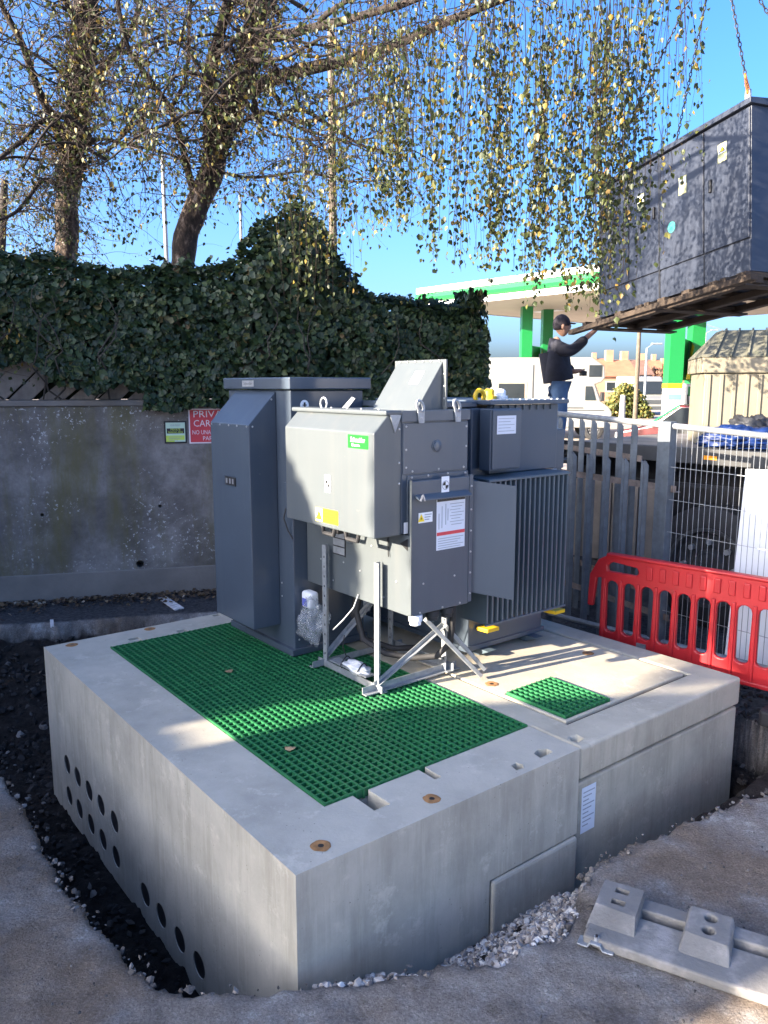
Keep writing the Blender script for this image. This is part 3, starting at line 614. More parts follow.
MB(faceT('u', 1.188, .89, .80)).add([(-.03,0,0),(.03,-.03,0),(.03,.03,0)],[(0,1,2)]).build('arrow_mark', M['black'], lb)
decal('danger_tag', M['white'], ru, 'v', .876, 1.175, 1.20, .855, .91)
# lifting lugs on top
for (u, v, face) in ((1.265,.868,'v'),(1.505,.868,'v')):
    m = MB()
    cen = L((u, v, 1.466)); pts = []
    for i in range(13):
        t = 2*math.pi*i/12; pts.append(cen + PU*(.020*math.cos(t)) - PU*.010*(math.sin(t)) + PZ*(.028*math.sin(t)) - PV*.004)
    m.tube(pts[:-1], .0075, 6, closed=True); m.add([L((u-.018,v-.002,1.445)),L((u+.026,v-.002,1.445)),L((u+.024,v-.002,1.385)),L((u-.008,v-.002,1.385)),L((u-.018,v-.008,1.445)),L((u+.026,v-.008,1.445)),L((u+.024,v-.008,1.385)),L((u-.008,v-.008,1.385))],[(0,3,2,1),(4,5,6,7),(0,1,5,4),(1,2,6,5),(2,3,7,6),(3,0,4,7)])
    m.build('lifting_lug', M['galv'], ru); bolts(ru, 'v', v-.008, [(u+.006,1.41)], BOLT_S, 'lug_bolt')
m = MB(); cen = L((1.12,1.47,1.47)); m.tube([cen + PV*.03*math.cos(t) + PZ*.03*math.sin(t) for t in [2*math.pi*i/12 for i in range(12)]], .006, 6, closed=True); m.build('lifting_lug', M['galv'], ru)
for v in (1.40,1.26,1.14,1.0): place('bolt', BOLT_S, ru, L((1.12,v,1.448)), ROTZ)
MB(L).prism([(1.36,1.45),(1.42,1.445),(1.33,1.505),(1.30,1.497)],0,1.20,1.203).build('tie_plate', M['galv'], ru)
# sloped cowl on the roof leading back to the transformer
du = MB(L).prism([(1.315,1.440),(1.49,1.440),(1.49,1.682)],1,.955,1.31).build('roof_cowl', M['paint_lit'], ru, bevel=.004)
MB(L).box((1.491,.932,1.44),(1.503,1.335,1.692)).build('cowl_flange', M['paint_lit'], ru, bevel=.002)
bolts(ru, 'u', 1.491, [(.942,z) for z in (1.50,1.56,1.62,1.675)], BOLT_S)
cs = 1/math.hypot(.175,.242)
def slope_T(p):   # frame on the cowl's sloping face
    o = Vector((1.435,1.09,1.606)); q = o + Vector((0,-p[0],0)) + Vector((.175*cs*p[1],0,.242*cs*p[1])) + Vector((-.242*cs*p[2],0,.175*cs*p[2])); return L(q)
MB(slope_T).box((-.03,-.045,.001),(.04,.035,.002)).build('white_label', M['white'], du)
for i in range(6): place('bolt', BOLT_S, ru, L((1.4885,.98+.062*i,1.6845)), ROTU)

# cables and ties hanging below the unit
MB(L).tube([(1.20,1.02,.86),(1.185,1.01,.80),(1.18,1.0,.72)],.003,5).build('cable_tie', M['rubber'], ru)
MB(L).tube([(1.185,1.26,.47),(1.16,1.27,.40),(1.12,1.31,.33),(1.09,1.36,.27)],.004,5).build('cable_tie', M['galv'], ru)
cable = [(1.35,1.45,.45),(1.33,1.48,.30),(1.32,1.40,.16),(1.36,1.25,.11),(1.45,1.12,.10),(1.53,1.02,.12),(1.57,.96,.20),(1.57,.94,.34),(1.56,.93,.45)]
MB(L).tube(cable,.017,10).build('power_cable', M['rubber'], ru, smooth=True)
MB(L).tube([(1.40,1.55,.45),(1.38,1.58,.25),(1.40,1.5,.12),(1.5,1.35,.08),(1.62,1.25,.09)],.017,10).build('power_cable', M['rubber'], ru, smooth=True)
for (a, b) in (((1.24,.86,.443),(1.24,.90,.42)),((1.36,.87,.443),(1.36,.90,.41)),((1.46,.87,.443),(1.46,.90,.41))):
    MB().lathe(L(a), PZ*-1, [(0,.035),(.03,.035),(.035,.028),(.05,.028)],14).build('cable_gland', M['rubber'] if a[0] > 1.3 else M['white'], ru, auto=40)

# ------------------------------------------------------------------ galvanised stand under the unit
st = thing('steel_stand', L((1.4,1.3,.01)), 'open galvanised angle-iron stand with diagonal braces on the green grating', 'stand')
G = M['galv']; zb = .012
MB(L).angle_bar((1.135,1.58,zb),(1.135,.995,zb),.036,.005,side=(1,0,0)).build('front_rail', G, st)
MB(L).angle_bar((1.06,1.52,zb+.002),(1.70,1.52,zb+.002),.036,.005,side=(0,1,0)).build('side_rail', G, st)
MB(L).angle_bar((1.05,1.05,zb+.002),(1.70,1.05,zb+.002),.036,.005,side=(0,-1,0)).build('side_rail', G, st)
MB(L).angle_bar((1.64,1.56,zb+.004),(1.64,1.0,zb+.004),.045,.005,side=(-1,0,0)).build('rear_rail', G, st)
def upright(u, v, h, sd):
    o = MB(L).angle_bar((u,v,zb+.006),(u,v,h),.036,.005,up=(0,-1,0),side=sd).build('upright', G, st)
    for i in range(int(h/.055)-1): sd[1] and decal('bolt_slot', M['black'], o, 'u', u, v-.024, v-.016, .08+.055*i, .092+.055*i, off=.0005)
upright(1.14,1.535,.70,(0,-1,0)); upright(1.14,1.065,.685,(1,0,0)); upright(1.60,1.06,.45,(0,-1,0)); upright(1.60,1.53,.45,(0,-1,0))
MB(L).angle_bar((1.15,1.527,.06),(1.58,1.527,.40),.026,.004,side=(0,-1,0)).build('brace', G, st)
MB(L).angle_bar((1.13,1.046,.04),(1.60,1.046,.27),.026,.004,side=(0,-1,0)).build('brace', G, st)
MB(L).prism([(1.125,1.45),(1.185,1.45),(1.185,1.12),(1.125,1.12)],2,zb+.05,zb+.058).build('tie_strap', G, st)
def rag(name, c, r, seed, mt, par, amp=1.0):
    m = MB(); m.ball((0,0,0),(1,1,1),28,18); vs = []
    for p in m.v:
        v = Vector(p); k = 1 + amp*(.35*noise.noise(v*1.7 + Vector((seed,0,0))) + .18*noise.noise(v*5 + Vector((0,seed,0))) + .08*noise.noise(v*11)); vs.append(tuple(L((c[0]+v.x*r[0]*k, c[1]+v.y*r[1]*k, c[2]+v.z*r[2]*k))))
    m.v = vs; return m.build(name, mt, par, smooth=True)
M['film'] = mat('crumpled_film', (.62,.64,.66), .25, var=.1, scale=20, bump=.6, bscale=40)
tag(rag('plastic_wrapping', (1.16,1.24,.075), (.05,.10,.028), 3, M['film'], None), 'crumpled white plastic wrapping bundled on the stand front rail', 'plastic wrap')
for i, v in enumerate((1.34,1.19)):
    MB(L).tube([(1.16+.035*math.cos(t), v+.01*math.sin(2*t), .075+.036*math.sin(t)) for t in [2*math.pi*k/14 for k in range(14)]],.0035,5,closed=True).build('cable_tie', M['rubber'], st)
MB(L).tube([(1.16,1.34,.11),(1.14,1.345,.17),(1.155,1.35,.23)],.0028,5).build('cable_tie', M['rubber'], st)
# two slotted channels propped behind the stand
for k, (p, q) in enumerate((((1.385,.95,.37),(1.69,.845,.025)),((1.57,1.0,.29),(1.775,.90,.025)))):
    m = MB(L); m.bar(p, q, .036, .022, up=(0,0,1)); o = m.build('steel_channel', M['galv'], None, bevel=.003, origin=L(q))
    m = MB(L); a, b = Vector(p), Vector(q); d = b - a
    tag(o, ('galvanised slotted channel propped at an angle, nearest the stand' if k == 0 else 'galvanised slotted channel propped at an angle, nearest the transformer'), 'steel channel', 'propped steel channels')
    for j in range(6):
        c = a + d*(.12+.14*j); n_ = Vector((-.25,-.6,.75)).normalized()
        mm = MB(L); mm.bar(c - d.normalized()*.012 + Vector((0,-.004,.0165)), c + d.normalized()*.012 + Vector((0,-.004,.0165)), .012, .002); mm.build('slot', M['black'], o)
# a bagged meter hanging on the pit side of the cabinet
bg = thing('bagged_fitting', L((1.16,1.70,.02)), 'white fitting wrapped in clear plastic at the foot of the cabinet', 'fitting')
MB(L).box((1.135,1.655,.30),(1.20,1.755,.40)).build('fitting_body', M['white'], bg, bevel=.02, seg=4)
decal('blue_label', mat('blue_print', (.10,.12,.45), .5), bg, 'u', 1.135, 1.685, 1.735, .315, .36)
M['clear'] = mat('clear_film', (.42,.46,.50), .18, var=.1, bump=.7, bscale=30); b_ = M['clear'].node_tree.nodes['Principled BSDF']; b_.inputs['Alpha'].default_value = .35
rag('clear_bag', (1.165,1.665,.245), (.07,.095,.105), 8, M['clear'], bg, 2.2)

# ------------------------------------------------------------------ transformer
tr = thing('transformer', L((2.2,1.6,.03)), 'grey finned oil transformer with yellow jacking lugs on the right concrete slab', 'transformer')
MB(L).box((1.86,1.12,.05),(2.50,2.05,1.44)).build('tank', M['paint'], tr, bevel=.008)
MB(L).box((1.84,1.112,.046),(2.52,2.07,.075)).build('tank_base', M['paint'], tr, bevel=.004)
for u in (1.95, 2.36): MB(L).prism([(1.04,.046),(2.1,.046),(2.1,.006),(1.12,.006)],0,u,u+.07).build('skid', M['fin'], tr, bevel=.003)
MB(L).box((1.97,1.085,1.072),(2.545,1.118,1.455)).build('upper_tank_panel', M['paint'], tr, bevel=.004)
lid = MB(L).box((1.93,1.045,1.458),(2.60,2.08,1.482)).build('tank_lid', M['paint'], tr, bevel=.004)
for i in range(12): place('bolt', BOLT, lid, L((1.97+.054*i,1.062,1.482)), ROTZ)
for i in range(9): MB(L).box((1.99+.06*i,1.075,1.425),(1.998+.06*i,1.084,1.456)).build('lid_bolt', M['fin'], tr)
# corrugated cooling fins, front and side walls
finm = MB().box((-.006,-.19,0),(.006,0,.80)).mesh('fin'); finm.materials.append(M['fin'])
rotf = (0,0,math.atan2(PU.y, PU.x))
for i in range(17): place('fin', finm, tr, L((1.815+.0405*i, 1.115, .262)), rotf)
MB(L).box((1.80,.918,1.052),(2.475,.936,1.066)).build('fin_top_rail', M['fin'], tr, bevel=.002)
MB(L).box((1.80,.935,1.062),(2.475,1.118,1.068)).build('fin_top_sheet', M['fin'], tr)
MB(L).box((1.80,.918,.256),(2.475,.930,.266)).build('fin_bottom_rail', M['fin'], tr)
finr = MB().box((0,-.006,0),(.15,.006,.78)).mesh('fin_side'); finr.materials.append(M['fin'])
for i in range(14): place('fin', finr, tr, L((2.502, 1.22+.055*i, .265)), rotf)
# yellow lugs
for (u, z) in ((1.97,.165),(2.56,.165)):
    MB(L).prism([(u-.05,1.115),(u+.05,1.115),(u+.055,1.03),(u-.04,1.03)],2,z,z+.022).build('jacking_lug', M['yellow'], tr, bevel=.003)
MB().tube([L((2.0,1.20,1.47)) + PU*.036*math.cos(t) + PZ*(.036*math.sin(t)+.030) for t in [2*math.pi*i/16 for i in range(16)]],.013,8,closed=True).build('lifting_eye', M['yellow'], tr, smooth=True)
for k, u in enumerate((2.26,2.36)):
    MB().lathe(L((u,1.38,1.48)), PZ, [(0,.045),(.02,.045),(.022,.032),(.05,.032),(.062,.02)],16).build('bushing_cap', M['yellow'] if k == 0 else M['white'], tr, auto=40)
mb = MB(L).box((1.885,1.0,1.10),(2.13,1.083,1.438)).build('terminal_box', M['paint'], tr, bevel=.005)
MB(L).box((1.895,.991,1.108),(2.12,1.0,1.43)).build('terminal_box_door', M['paint'], tr, bevel=.004)
tl = decal('rating_sheet', M['paper'], mb, 'v', .991, 1.925, 2.075, 1.30, 1.40)
for i in range(5): decal('print_line', M['greyink'], tl, 'v', .991, 1.935, 2.06-.03*(i%2), 1.385-.017*i-.002, 1.385-.017*i+.001, off=.003)
MB(L).box((2.56,1.12,1.06),(2.66,1.25,1.30)).build('side_box', M['paint'], tr, bevel=.004)
MB(L).box((1.62,1.16,1.06),(1.90,1.75,1.44)).build('cable_end_box', M['fin'], tr, bevel=.004)
MB(L).box((1.60,1.14,1.445),(1.92,1.78,1.475)).build('cable_end_lid', M['paint'], tr, bevel=.003)
MB(L).box((1.61,1.0,.50),(1.86,1.70,1.06)).build('connection_duct', M['fin'], tr, bevel=.004)
# angled cover plate between the unit and the fins
pa, pb = L((1.605,.86,0)), L((1.605,.86,0)) + Vector((1,0,0))*.228; pn = Vector((0,1,0))
sh = MB(); sh.hexa([pa+PZ*.50, pb+PZ*.455, pb+pn*.006+PZ*.455, pa+pn*.006+PZ*.50, pa+PZ*1.085, pb+PZ*1.055, pb+pn*.006+PZ*1.055, pa+pn*.006+PZ*1.085])
sh.build('side_shroud', M['paint'], tr)
MB().hexa([pb+PZ*.455, pb+PZ*.455+Vector((.008,0,0)), pb+pn*.05+PZ*.455+Vector((.008,0,0)), pb+pn*.05+PZ*.455, pb+PZ*1.055, pb+PZ*1.055+Vector((.008,0,0)), pb+pn*.05+PZ*1.055+Vector((.008,0,0)), pb+pn*.05+PZ*1.055]).build('shroud_return', M['paint'], tr)
# ------------------------------------------------------------------ retaining wall with its signs
WO = Vector((-3.391,6.743,0)); WB = math.degrees(math.atan2(1.757,.447)); WT = frame(WO, WB)     # s along the wall, n away from the camera
wl = thing('retaining_wall', WT((0,.1,0)), 'weathered grey concrete retaining wall below the ivy', 'wall')
wb_ = MB(WT).box((-5.5,.003,-.4),(4.35,.30,.9415)).build('lower_lift', M['oldwall'], wl)
wu = MB(WT).box((-5.5,.0,.9425),(4.35,.30,1.715)).build('upper_lift', M['oldwall'], wl)
MB(WT).box((-5.5,-.016,-.4),(4.35,.002,.24)).build('footing', M['wallbase'], wl, bevel=.012)
MB(WT).box((-5.5,-.02,1.718),(4.35,.32,1.77)).build('coping', M['wallbase'], wl, bevel=.01)
boolcut(wb_, [MB(WT).cyl((1.197,-.1,.285),(1.197,.2,.285),.035,16), MB(WT).cyl((.394,-.1,.772),(.394,.1,.772),.016,12), MB(WT).cyl((1.396,-.1,.814),(1.396,.1,.814),.016,12)])
boolcut([o for o in wl.children if o.name.startswith('footing')][0], [MB(WT).cyl((1.197,-.2,.285),(1.197,.2,.285),.035,16)])
def wallT(s, z): return lambda p: WT((s + p[0], -p[2] - .001, z + p[1]))
sg = thing('parking_sign', WT((1.56,0,1.38)), 'small lime and black framed notice on the retaining wall', 'sign', 'signs on the retaining wall')
T = wallT(1.56, 1.482); MB(T).box((-.098,-.10,0),(.098,.10,.012)).build('frame', M['black'], sg, bevel=.003)
MB(T).box((-.084,-.086,.012),(.084,.086,.014)).build('face', M['pale'] if 'pale' in M else mat('pale_green_print', (.55,.70,.55), .5), sg)
MB(T).box((-.076,-.012,.014),(.076,.034,.0155)).build('band', M['black'], sg, bevel=.0)
MB(T).box((-.084,-.086,.014),(-.01,-.03,.0152)).build('lime_field', M['lime_print'], sg); MB(T).box((-.01,-.07,.0142),(.078,-.03,.0154)).build('lime_field', M['lime_print'], sg)
TT = lambda dy: (lambda p: T((p[0], p[1]+dy, .0162+p[2])))
text_mesh('lettering', 'PRIVATE', .030, M['lime_print'], sg, TT(.022), width=.085); text_mesh('lettering', 'PARKING AREA', .024, M['lime_print'], sg, TT(-.002), width=.13)
text_mesh('lettering', 'YOUR PERMIT', .022, M['greyink'], sg, TT(.060), width=.09)
for i in range(3): MB(T).box((-.06,-.045-.014*i,.0155),(.06-.02*i,-.041-.014*i,.016)).build('print_line', M['greyink'], sg)
rs = thing('parking_sign', WT((1.90,0,1.38)), 'red and white private car park sign partly hidden by the cabinet', 'sign', 'signs on the retaining wall')
T2 = wallT(1.90, 1.533); MB(T2).box((-.222,-.157,0),(.222,.157,.004)).build('panel', M['pink'], rs)
MB(T2).box((-.21,-.145,.004),(.21,.145,.0055)).build('red_field', M['red_print'], rs)
TT2 = lambda dx, dy: (lambda p: T2((p[0]+dx, p[1]+dy, .0062+p[2])))
text_mesh('lettering', 'PRIVATE', .085, M['pink'], rs, TT2(0,.105), width=.36); text_mesh('lettering', 'CAR PARK', .085, M['pink'], rs, TT2(0,.022), width=.36)
text_mesh('lettering', 'NO UNAUTHORISED', .055, M['pink'], rs, TT2(0,-.058), width=.385); text_mesh('lettering', 'PARKING', .055, M['pink'], rs, TT2(0,-.113), width=.20)

# timber boards leaning diagonally on the wall top, behind the ivy
tf = thing('timber_fence', WT((.6,.2,1.77)), 'old diagonal timber boards on top of the retaining wall under ivy', 'fence')
for i in range(13):
    s0 = -1.05 + .245*i; w = .205 + .02*math.sin(i*2.1); k = math.tan(R(42 + 3*math.sin(i*1.7)))
    ln = .62 + .1*math.sin(i*3.3); n0 = .05 + .012*(i % 3)
    vs = [(s0,n0,1.772),(s0+w,n0,1.772),(s0+w+ln,n0,1.772+ln*k),(s0+ln,n0,1.772+ln*k)]
    MB(WT).add(vs + [(a,n0+.025,c) for a,b,c in vs], [(0,3,2,1),(4,5,6,7),(0,1,5,4),(1,2,6,5),(2,3,7,6),(3,0,4,7)]).build('board', M['timber'], tf, bevel=.004)
MB(WT).box((-1.5,.09,2.28),(2.4,.13,2.36)).build('rail', M['timber'], tf)

# ------------------------------------------------------------------ leaves as one mesh
def leaf_mesh(name, pos, nrm, size, fold=.25, ratio=.8, tip=None):
    """pos (N,3), nrm (N,3), size (N,): each leaf six triangles in a folded ovate outline"""
    N = len(pos); nrm = nrm / np.linalg.norm(nrm, axis=1, keepdims=True)
    if tip is None:
        t = rng.normal(size=(N,3)); t[:,2] -= .9
    else: t = tip + rng.normal(size=(N,3))*.35
    t -= nrm * (t*nrm).sum(1, keepdims=True); t /= np.linalg.norm(t, axis=1, keepdims=True) + 1e-9
    s = np.cross(nrm, t); sz = size[:,None]
    pts = [(-.5,0,0),(-.18,.5*ratio,fold),(.18,.34*ratio,fold*.7),(.56,0,0),(.18,-.34*ratio,fold*.7),(-.18,-.5*ratio,fold)]
    V = np.stack([pos + t*(a*sz) + s*(b*sz) + nrm*(c*sz*.5) for a, b, c in pts], 1).reshape(-1,3)
    base = (np.arange(N)*6)[:,None]
    F = np.concatenate([base + np.array(q) for q in ([0,1,2,3],[0,3,4,5])], 1).reshape(-1,4)
    me = bpy.data.meshes.new(name); me.vertices.add(len(V)); me.vertices.foreach_set('co', V.ravel())
    me.loops.add(F.size); me.loops.foreach_set('vertex_index', F.ravel().astype(np.int32)); me.polygons.add(len(F))
    me.polygons.foreach_set('loop_start', (np.arange(len(F))*4).astype(np.int32)); me.polygons.foreach_set('loop_total', np.full(len(F),4,np.int32))
    me.update(calc_edges=True); me.validate(); return me
def leaves(name, parent, m, pos, nrm, size, **k):
    off = np.array(world_loc(parent)); me = leaf_mesh(name, np.asarray(pos)-off, np.asarray(nrm), np.asarray(size), **k)
    o = link(name, me, m, parent); o['kind'] = 'stuff'; return o

# ------------------------------------------------------------------ ivy over the wall top
M['ivy'] = leafmat('ivy_leaf', [(0,(.010,.022,.008)),(.50,(.019,.040,.012)),(.80,(.032,.058,.016)),(.93,(.060,.085,.022)),(.97,(.10,.10,.03)),(1,(.10,.065,.03))], .10, .55)
M['core'] = mat('ivy_dark_core', (.012,.02,.010), .95, var=.4, scale=12)  # dark solid core put inside the foliage to block light
M['stem'] = mat('ivy_stem', (.045,.038,.03), .9, var=.3)
iv = thing('ivy', WT((1.5,.4,1.8)), 'dense dark green ivy growing over the retaining wall and timber boards', 'ivy')
def ivy_top(s):
    z = 2.88 + .09*noise.noise((s*1.3,0,0)) + .08*noise.noise((s*4,1,0)) + .06*noise.noise((s*11,4,0))
    z += (.50 + .16*noise.noise((s*5,7,0)))*math.exp(-abs((s-2.60)/.42)**3.2)
    if s > 3.15: z = z*(1-min(1,(s-3.15)/.25)) + (2.66 - .05*max(0,s-3.6) + .07*noise.noise((s*3,5,0)))*min(1,(s-3.15)/.25)
    return z
def ivy_bot(s):
    b = 1.74 + .06*noise.noise((s*3,9,0))
    if s < 1.30: b = 1.90 + .14*noise.noise((s*4,2,0)) + .22*max(0,min(1,(.85-s)/.5))
    return b
def ivy_thick(s, z): return .16 + .11*noise.noise((s*1.6, z*1.6, 3)) + .06*noise.noise((s*5, z*5, 8)) + .14*math.exp(-((s-2.58)/.5)**2)
IV0, IV1 = -2.2, 4.50
pos, nrm, sz = [], [], []
while len(pos) < 25000:
    s = random.uniform(IV0, IV1); zt, zb2 = ivy_top(s), ivy_bot(s); z = random.uniform(zb2 - .05, zt + .05)
    if s > IV1-.25 and z > 2.75 - (s-IV1+.25)*1.2: continue
    edge = min(zt - z, .3)/.3
    th = ivy_thick(s, z) * (.35 + .65*max(0, min(1, edge)))
    dep = random.random()**2.2 * .16
    p = WT((s, .02 - th + dep, z)); g = Vector((noise.noise((s*6,z*6,1)), -1.0, .35 + noise.noise((s*6,z*6,4)) + (1-edge)*.8)); g = Vector((WT((g.x,g.y,g.z)) - WO))
    pos.append(p); nrm.append(g + Vector((random.gauss(0,.45), random.gauss(0,.3), random.gauss(0,.45)))); sz.append(random.uniform(.028,.075)*random.uniform(.8,1.15))
for _ in range(4200):       # the top of the hedge
    s = random.uniform(IV0, IV1); zt = ivy_top(s); pos.append(WT((s, random.uniform(-.08,.55), zt + random.uniform(-.06,.08)))); nrm.append((random.gauss(0,.5), -.2+random.gauss(0,.5), 1)); sz.append(random.uniform(.035,.07))
for _ in range(1500):       # the right-hand end
    z = random.uniform(1.75, 2.8); pos.append(WT((IV1 + random.uniform(-.12,.06) - (z-1.75)*.05, random.uniform(-.1,.5), z))); nrm.append((1,-.5+random.gauss(0,.5),.3+random.gauss(0,.4))); sz.append(random.uniform(.05,.09))
for _ in range(46):         # stray shoots standing out of the mass
    s = random.uniform(IV0, IV1-.1); zt = ivy_top(s); p = WT((s, random.uniform(-.12,.2), zt-.02)); d = Vector((random.gauss(0,.6), random.gauss(-.2,.4), random.uniform(.1,.9))).normalized(); ln_ = random.uniform(.10,.32)
    for j in range(int(ln_/.022)):
        p = p + d*.022; d = (d + Vector((random.gauss(0,.12), random.gauss(0,.12), -.05))).normalized(); pos.append(p + Vector((random.gauss(0,.015), random.gauss(0,.015), 0))); nrm.append((random.gauss(0,1), -.6, random.gauss(.4,.6))); sz.append(random.uniform(.025,.06))
leaves('leaves', iv, M['ivy'], [tuple(p) for p in pos], [tuple(n) for n in nrm], sz, ratio=.95)
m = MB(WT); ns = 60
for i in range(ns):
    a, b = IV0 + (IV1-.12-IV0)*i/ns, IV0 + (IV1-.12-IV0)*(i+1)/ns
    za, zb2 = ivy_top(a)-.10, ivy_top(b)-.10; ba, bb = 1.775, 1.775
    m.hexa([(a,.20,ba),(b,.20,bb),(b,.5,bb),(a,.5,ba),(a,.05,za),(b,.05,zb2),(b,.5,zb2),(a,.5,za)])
m.build('dark_core', M['core'], iv)
for k in range(11):
    s = random.uniform(-1, 4.3); z = 1.78; pts = []
    for j in range(9):
        pts.append(WT((s, -.03 - ivy_thick(s,z)*.9*min(1, j/3), z))); s += random.uniform(-.10,.10); z += random.uniform(.05,.16)
    MB().tube(pts, [.009-.0007*j for j in range(9)], 5).build('stem', M['stem'], iv)

# ------------------------------------------------------------------ birch trees
def bark():
    m, n, lk, b, out = nt('birch_bark'); tc = n.new('ShaderNodeTexCoord')
    mp = n.new('ShaderNodeMapping'); mp.inputs['Scale'].default_value = (5,5,2.2); lk.new(tc.outputs['Object'], mp.inputs[0])
    no = n.new('ShaderNodeTexNoise'); no.inputs['Scale'].default_value = 2.6; no.inputs['Detail'].default_value = 8; no.inputs['Roughness'].default_value = .7; lk.new(mp.outputs[0], no.inputs['Vector'])
    rp = ramp(n, [(.42,(.014,.010,.008)),(.53,(.050,.033,.024)),(.60,(.15,.11,.085)),(.68,(.40,.35,.31))]); lk.new(no.outputs['Fac'], rp.inputs[0]); lk.new(rp.outputs[0], b.inputs['Base Color'])
    b.inputs['Roughness'].default_value = .9; bp = n.new('ShaderNodeBump'); bp.inputs['Strength'].default_value = .9; bp.inputs['Distance'].default_value = .03; lk.new(no.outputs['Fac'], bp.inputs['Height']); lk.new(bp.outputs[0], b.inputs['Normal']); return m
M['birch'] = bark(); M['limb'] = mat('dark_limb_bark', (.026,.020,.017), .95, var=.4, scale=9, bump=.8, bscale=25)
M['twig'] = mat('birch_twig', (.036,.023,.017), .85, var=.25)
M['bleaf'] = leafmat('birch_leaf', [(0,(.020,.030,.010)),(.45,(.042,.060,.018)),(.72,(.085,.105,.028)),(.88,(.16,.155,.038)),(.96,(.30,.19,.03)),(1,(.08,.05,.018))], .40, .5)
M['ileaf'] = leafmat('trunk_growth_leaf', [(0,(.03,.022,.014)),(.45,(.075,.055,.022)),(.72,(.12,.11,.03)),(.88,(.30,.19,.04)),(1,(.45,.24,.03))], .3, .6)
def smooth_path(pts, n=5):
    P = [Vector(p) for p in pts]; out = []
    for i in range(len(P)-1):
        p0, p1, p2, p3 = P[max(i-1,0)], P[i], P[i+1], P[min(i+2,len(P)-1)]
        for k in range(n):
            t = k/n; out.append(.5*((2*p1) + (p2-p0)*t + (2*p0-5*p1+4*p2-p3)*t*t + (3*p1-p0-3*p2+p3)*t**3))
    out.append(P[-1]); return out
def limb(tree, pts, r0, r1, m, name='limb', seg=9, wob=.02):
    P = smooth_path(pts, 6); n = len(P)
    P = [p + Vector((noise.noise(p*3), noise.noise(p*3+Vector((9,0,0))), noise.noise(p*3+Vector((0,9,0)))))*wob*(1 if 0 < i < n-1 else 0) for i, p in enumerate(P)]
    rr = [(r0 + (r1-r0)*(i/(n-1))) * (1 + .16*noise.noise(p*5)) for i, p in enumerate(P)]
    MB().tube(P, rr, seg).build(name, m, tree, smooth=True); return P
class Twigs:
    def __init__(s): s.m = MB(); s.pos, s.nrm, s.sz = [], [], []
    def leaf(s, p, a=.024, b=.046):
        s.pos.append(tuple(p + Vector((random.gauss(0,.012), random.gauss(0,.012), -.012)))); s.nrm.append((random.gauss(0,1), random.gauss(0,1), random.gauss(0,.5))); s.sz.append(random.uniform(a,b)*random.choice((.75,1,1,1.2)))
    def hang(s, p, ln, r=.0028, dens=.05, sway=.12, side=0, lf=1.0):
        p = Vector(p); d = Vector((random.gauss(0,sway), random.gauss(0,sway), -.3)); pts = [p]; st = .09; k = int(ln/st)
        for i in range(k):
            d = d*.80 + Vector((random.gauss(0,.05), random.gauss(0,.05), -.24)); p = p + d.normalized()*st; pts.append(p)
            q = random.random()
            for _ in range(int(lf*st/dens + random.random())):
                if q < .86: s.leaf(p + Vector((random.gauss(0,.02), random.gauss(0,.02), random.uniform(-st,0))))
            if side and random.random() < side and k-i > 4:
                s.hang(p, ln*(1-i/k)*random.uniform(.3,.7), r*.7, dens, sway*1.6, 0, lf)
        s.m.tube(pts, [r*(1-.6*i/max(1,len(pts)-1)) for i in range(len(pts))], 3, cap=False)
    def spray(s, p, d, ln, r=.005, lv=2, dens=.06, lf=1.0):
        p = Vector(p); d = Vector(d).normalized(); st = .10; k = max(3, int(ln/st)); pts = [p]
        for i in range(k):
            d = (d + Vector((random.gauss(0,.20), random.gauss(0,.20), random.gauss(0,.16)-.05))).normalized(); p = p + d*st; pts.append(p)
            if lv and random.random() < .5: s.spray(p, d + Vector((random.gauss(0,.8), random.gauss(0,.8), random.gauss(-.15,.6))), ln*random.uniform(.35,.6), r*.6, lv-1, dens, lf)
            if lv < 2:
                for _ in range(int(lf*st/dens*.5 + random.random())): s.leaf(p + Vector((random.gauss(0,.03), random.gauss(0,.03), random.gauss(-.02,.03))))
        s.m.tube(pts, [r*(1-.65*i/k) for i in range(k+1)], 4, cap=False)
    def done(s, tree):
        o = s.m.build('twigs', M['twig'], tree); o['kind'] = 'stuff'
        if s.pos: leaves('crown', tree, M['bleaf'], s.pos, s.nrm, s.sz, tip=np.array((0,0,-1.0)))
def trunk_growth(tree, pts, r, n, name='trunk_growth'):
    tw = MB(); pos, nrm, sz = [], [], []
    for _ in range(n):
        i = random.randrange(len(pts)-1); p = pts[i].lerp(pts[i+1], random.random()); a = Vector((random.gauss(0,1), random.gauss(0,1), random.gauss(0,.5))).normalized()
        q = p + a*r*random.uniform(.8,1.05); e = q + a*random.uniform(.05,.30) + Vector((0,0,random.uniform(-.15,.25)))
        tw.tube([q, q.lerp(e,.5)+Vector((random.gauss(0,.03),random.gauss(0,.03),0)), e], [.006,.004,.002], 3, cap=False)
        for _ in range(2): pos.append(tuple(e.lerp(q, random.random()))); nrm.append((random.gauss(0,1),random.gauss(0,1),random.gauss(0,1))); sz.append(random.uniform(.03,.06))
    o = tw.build(name, M['twig'], tree); o['kind'] = 'stuff'; leaves(name + '_leaves', tree, M['ileaf'], pos, nrm, sz)

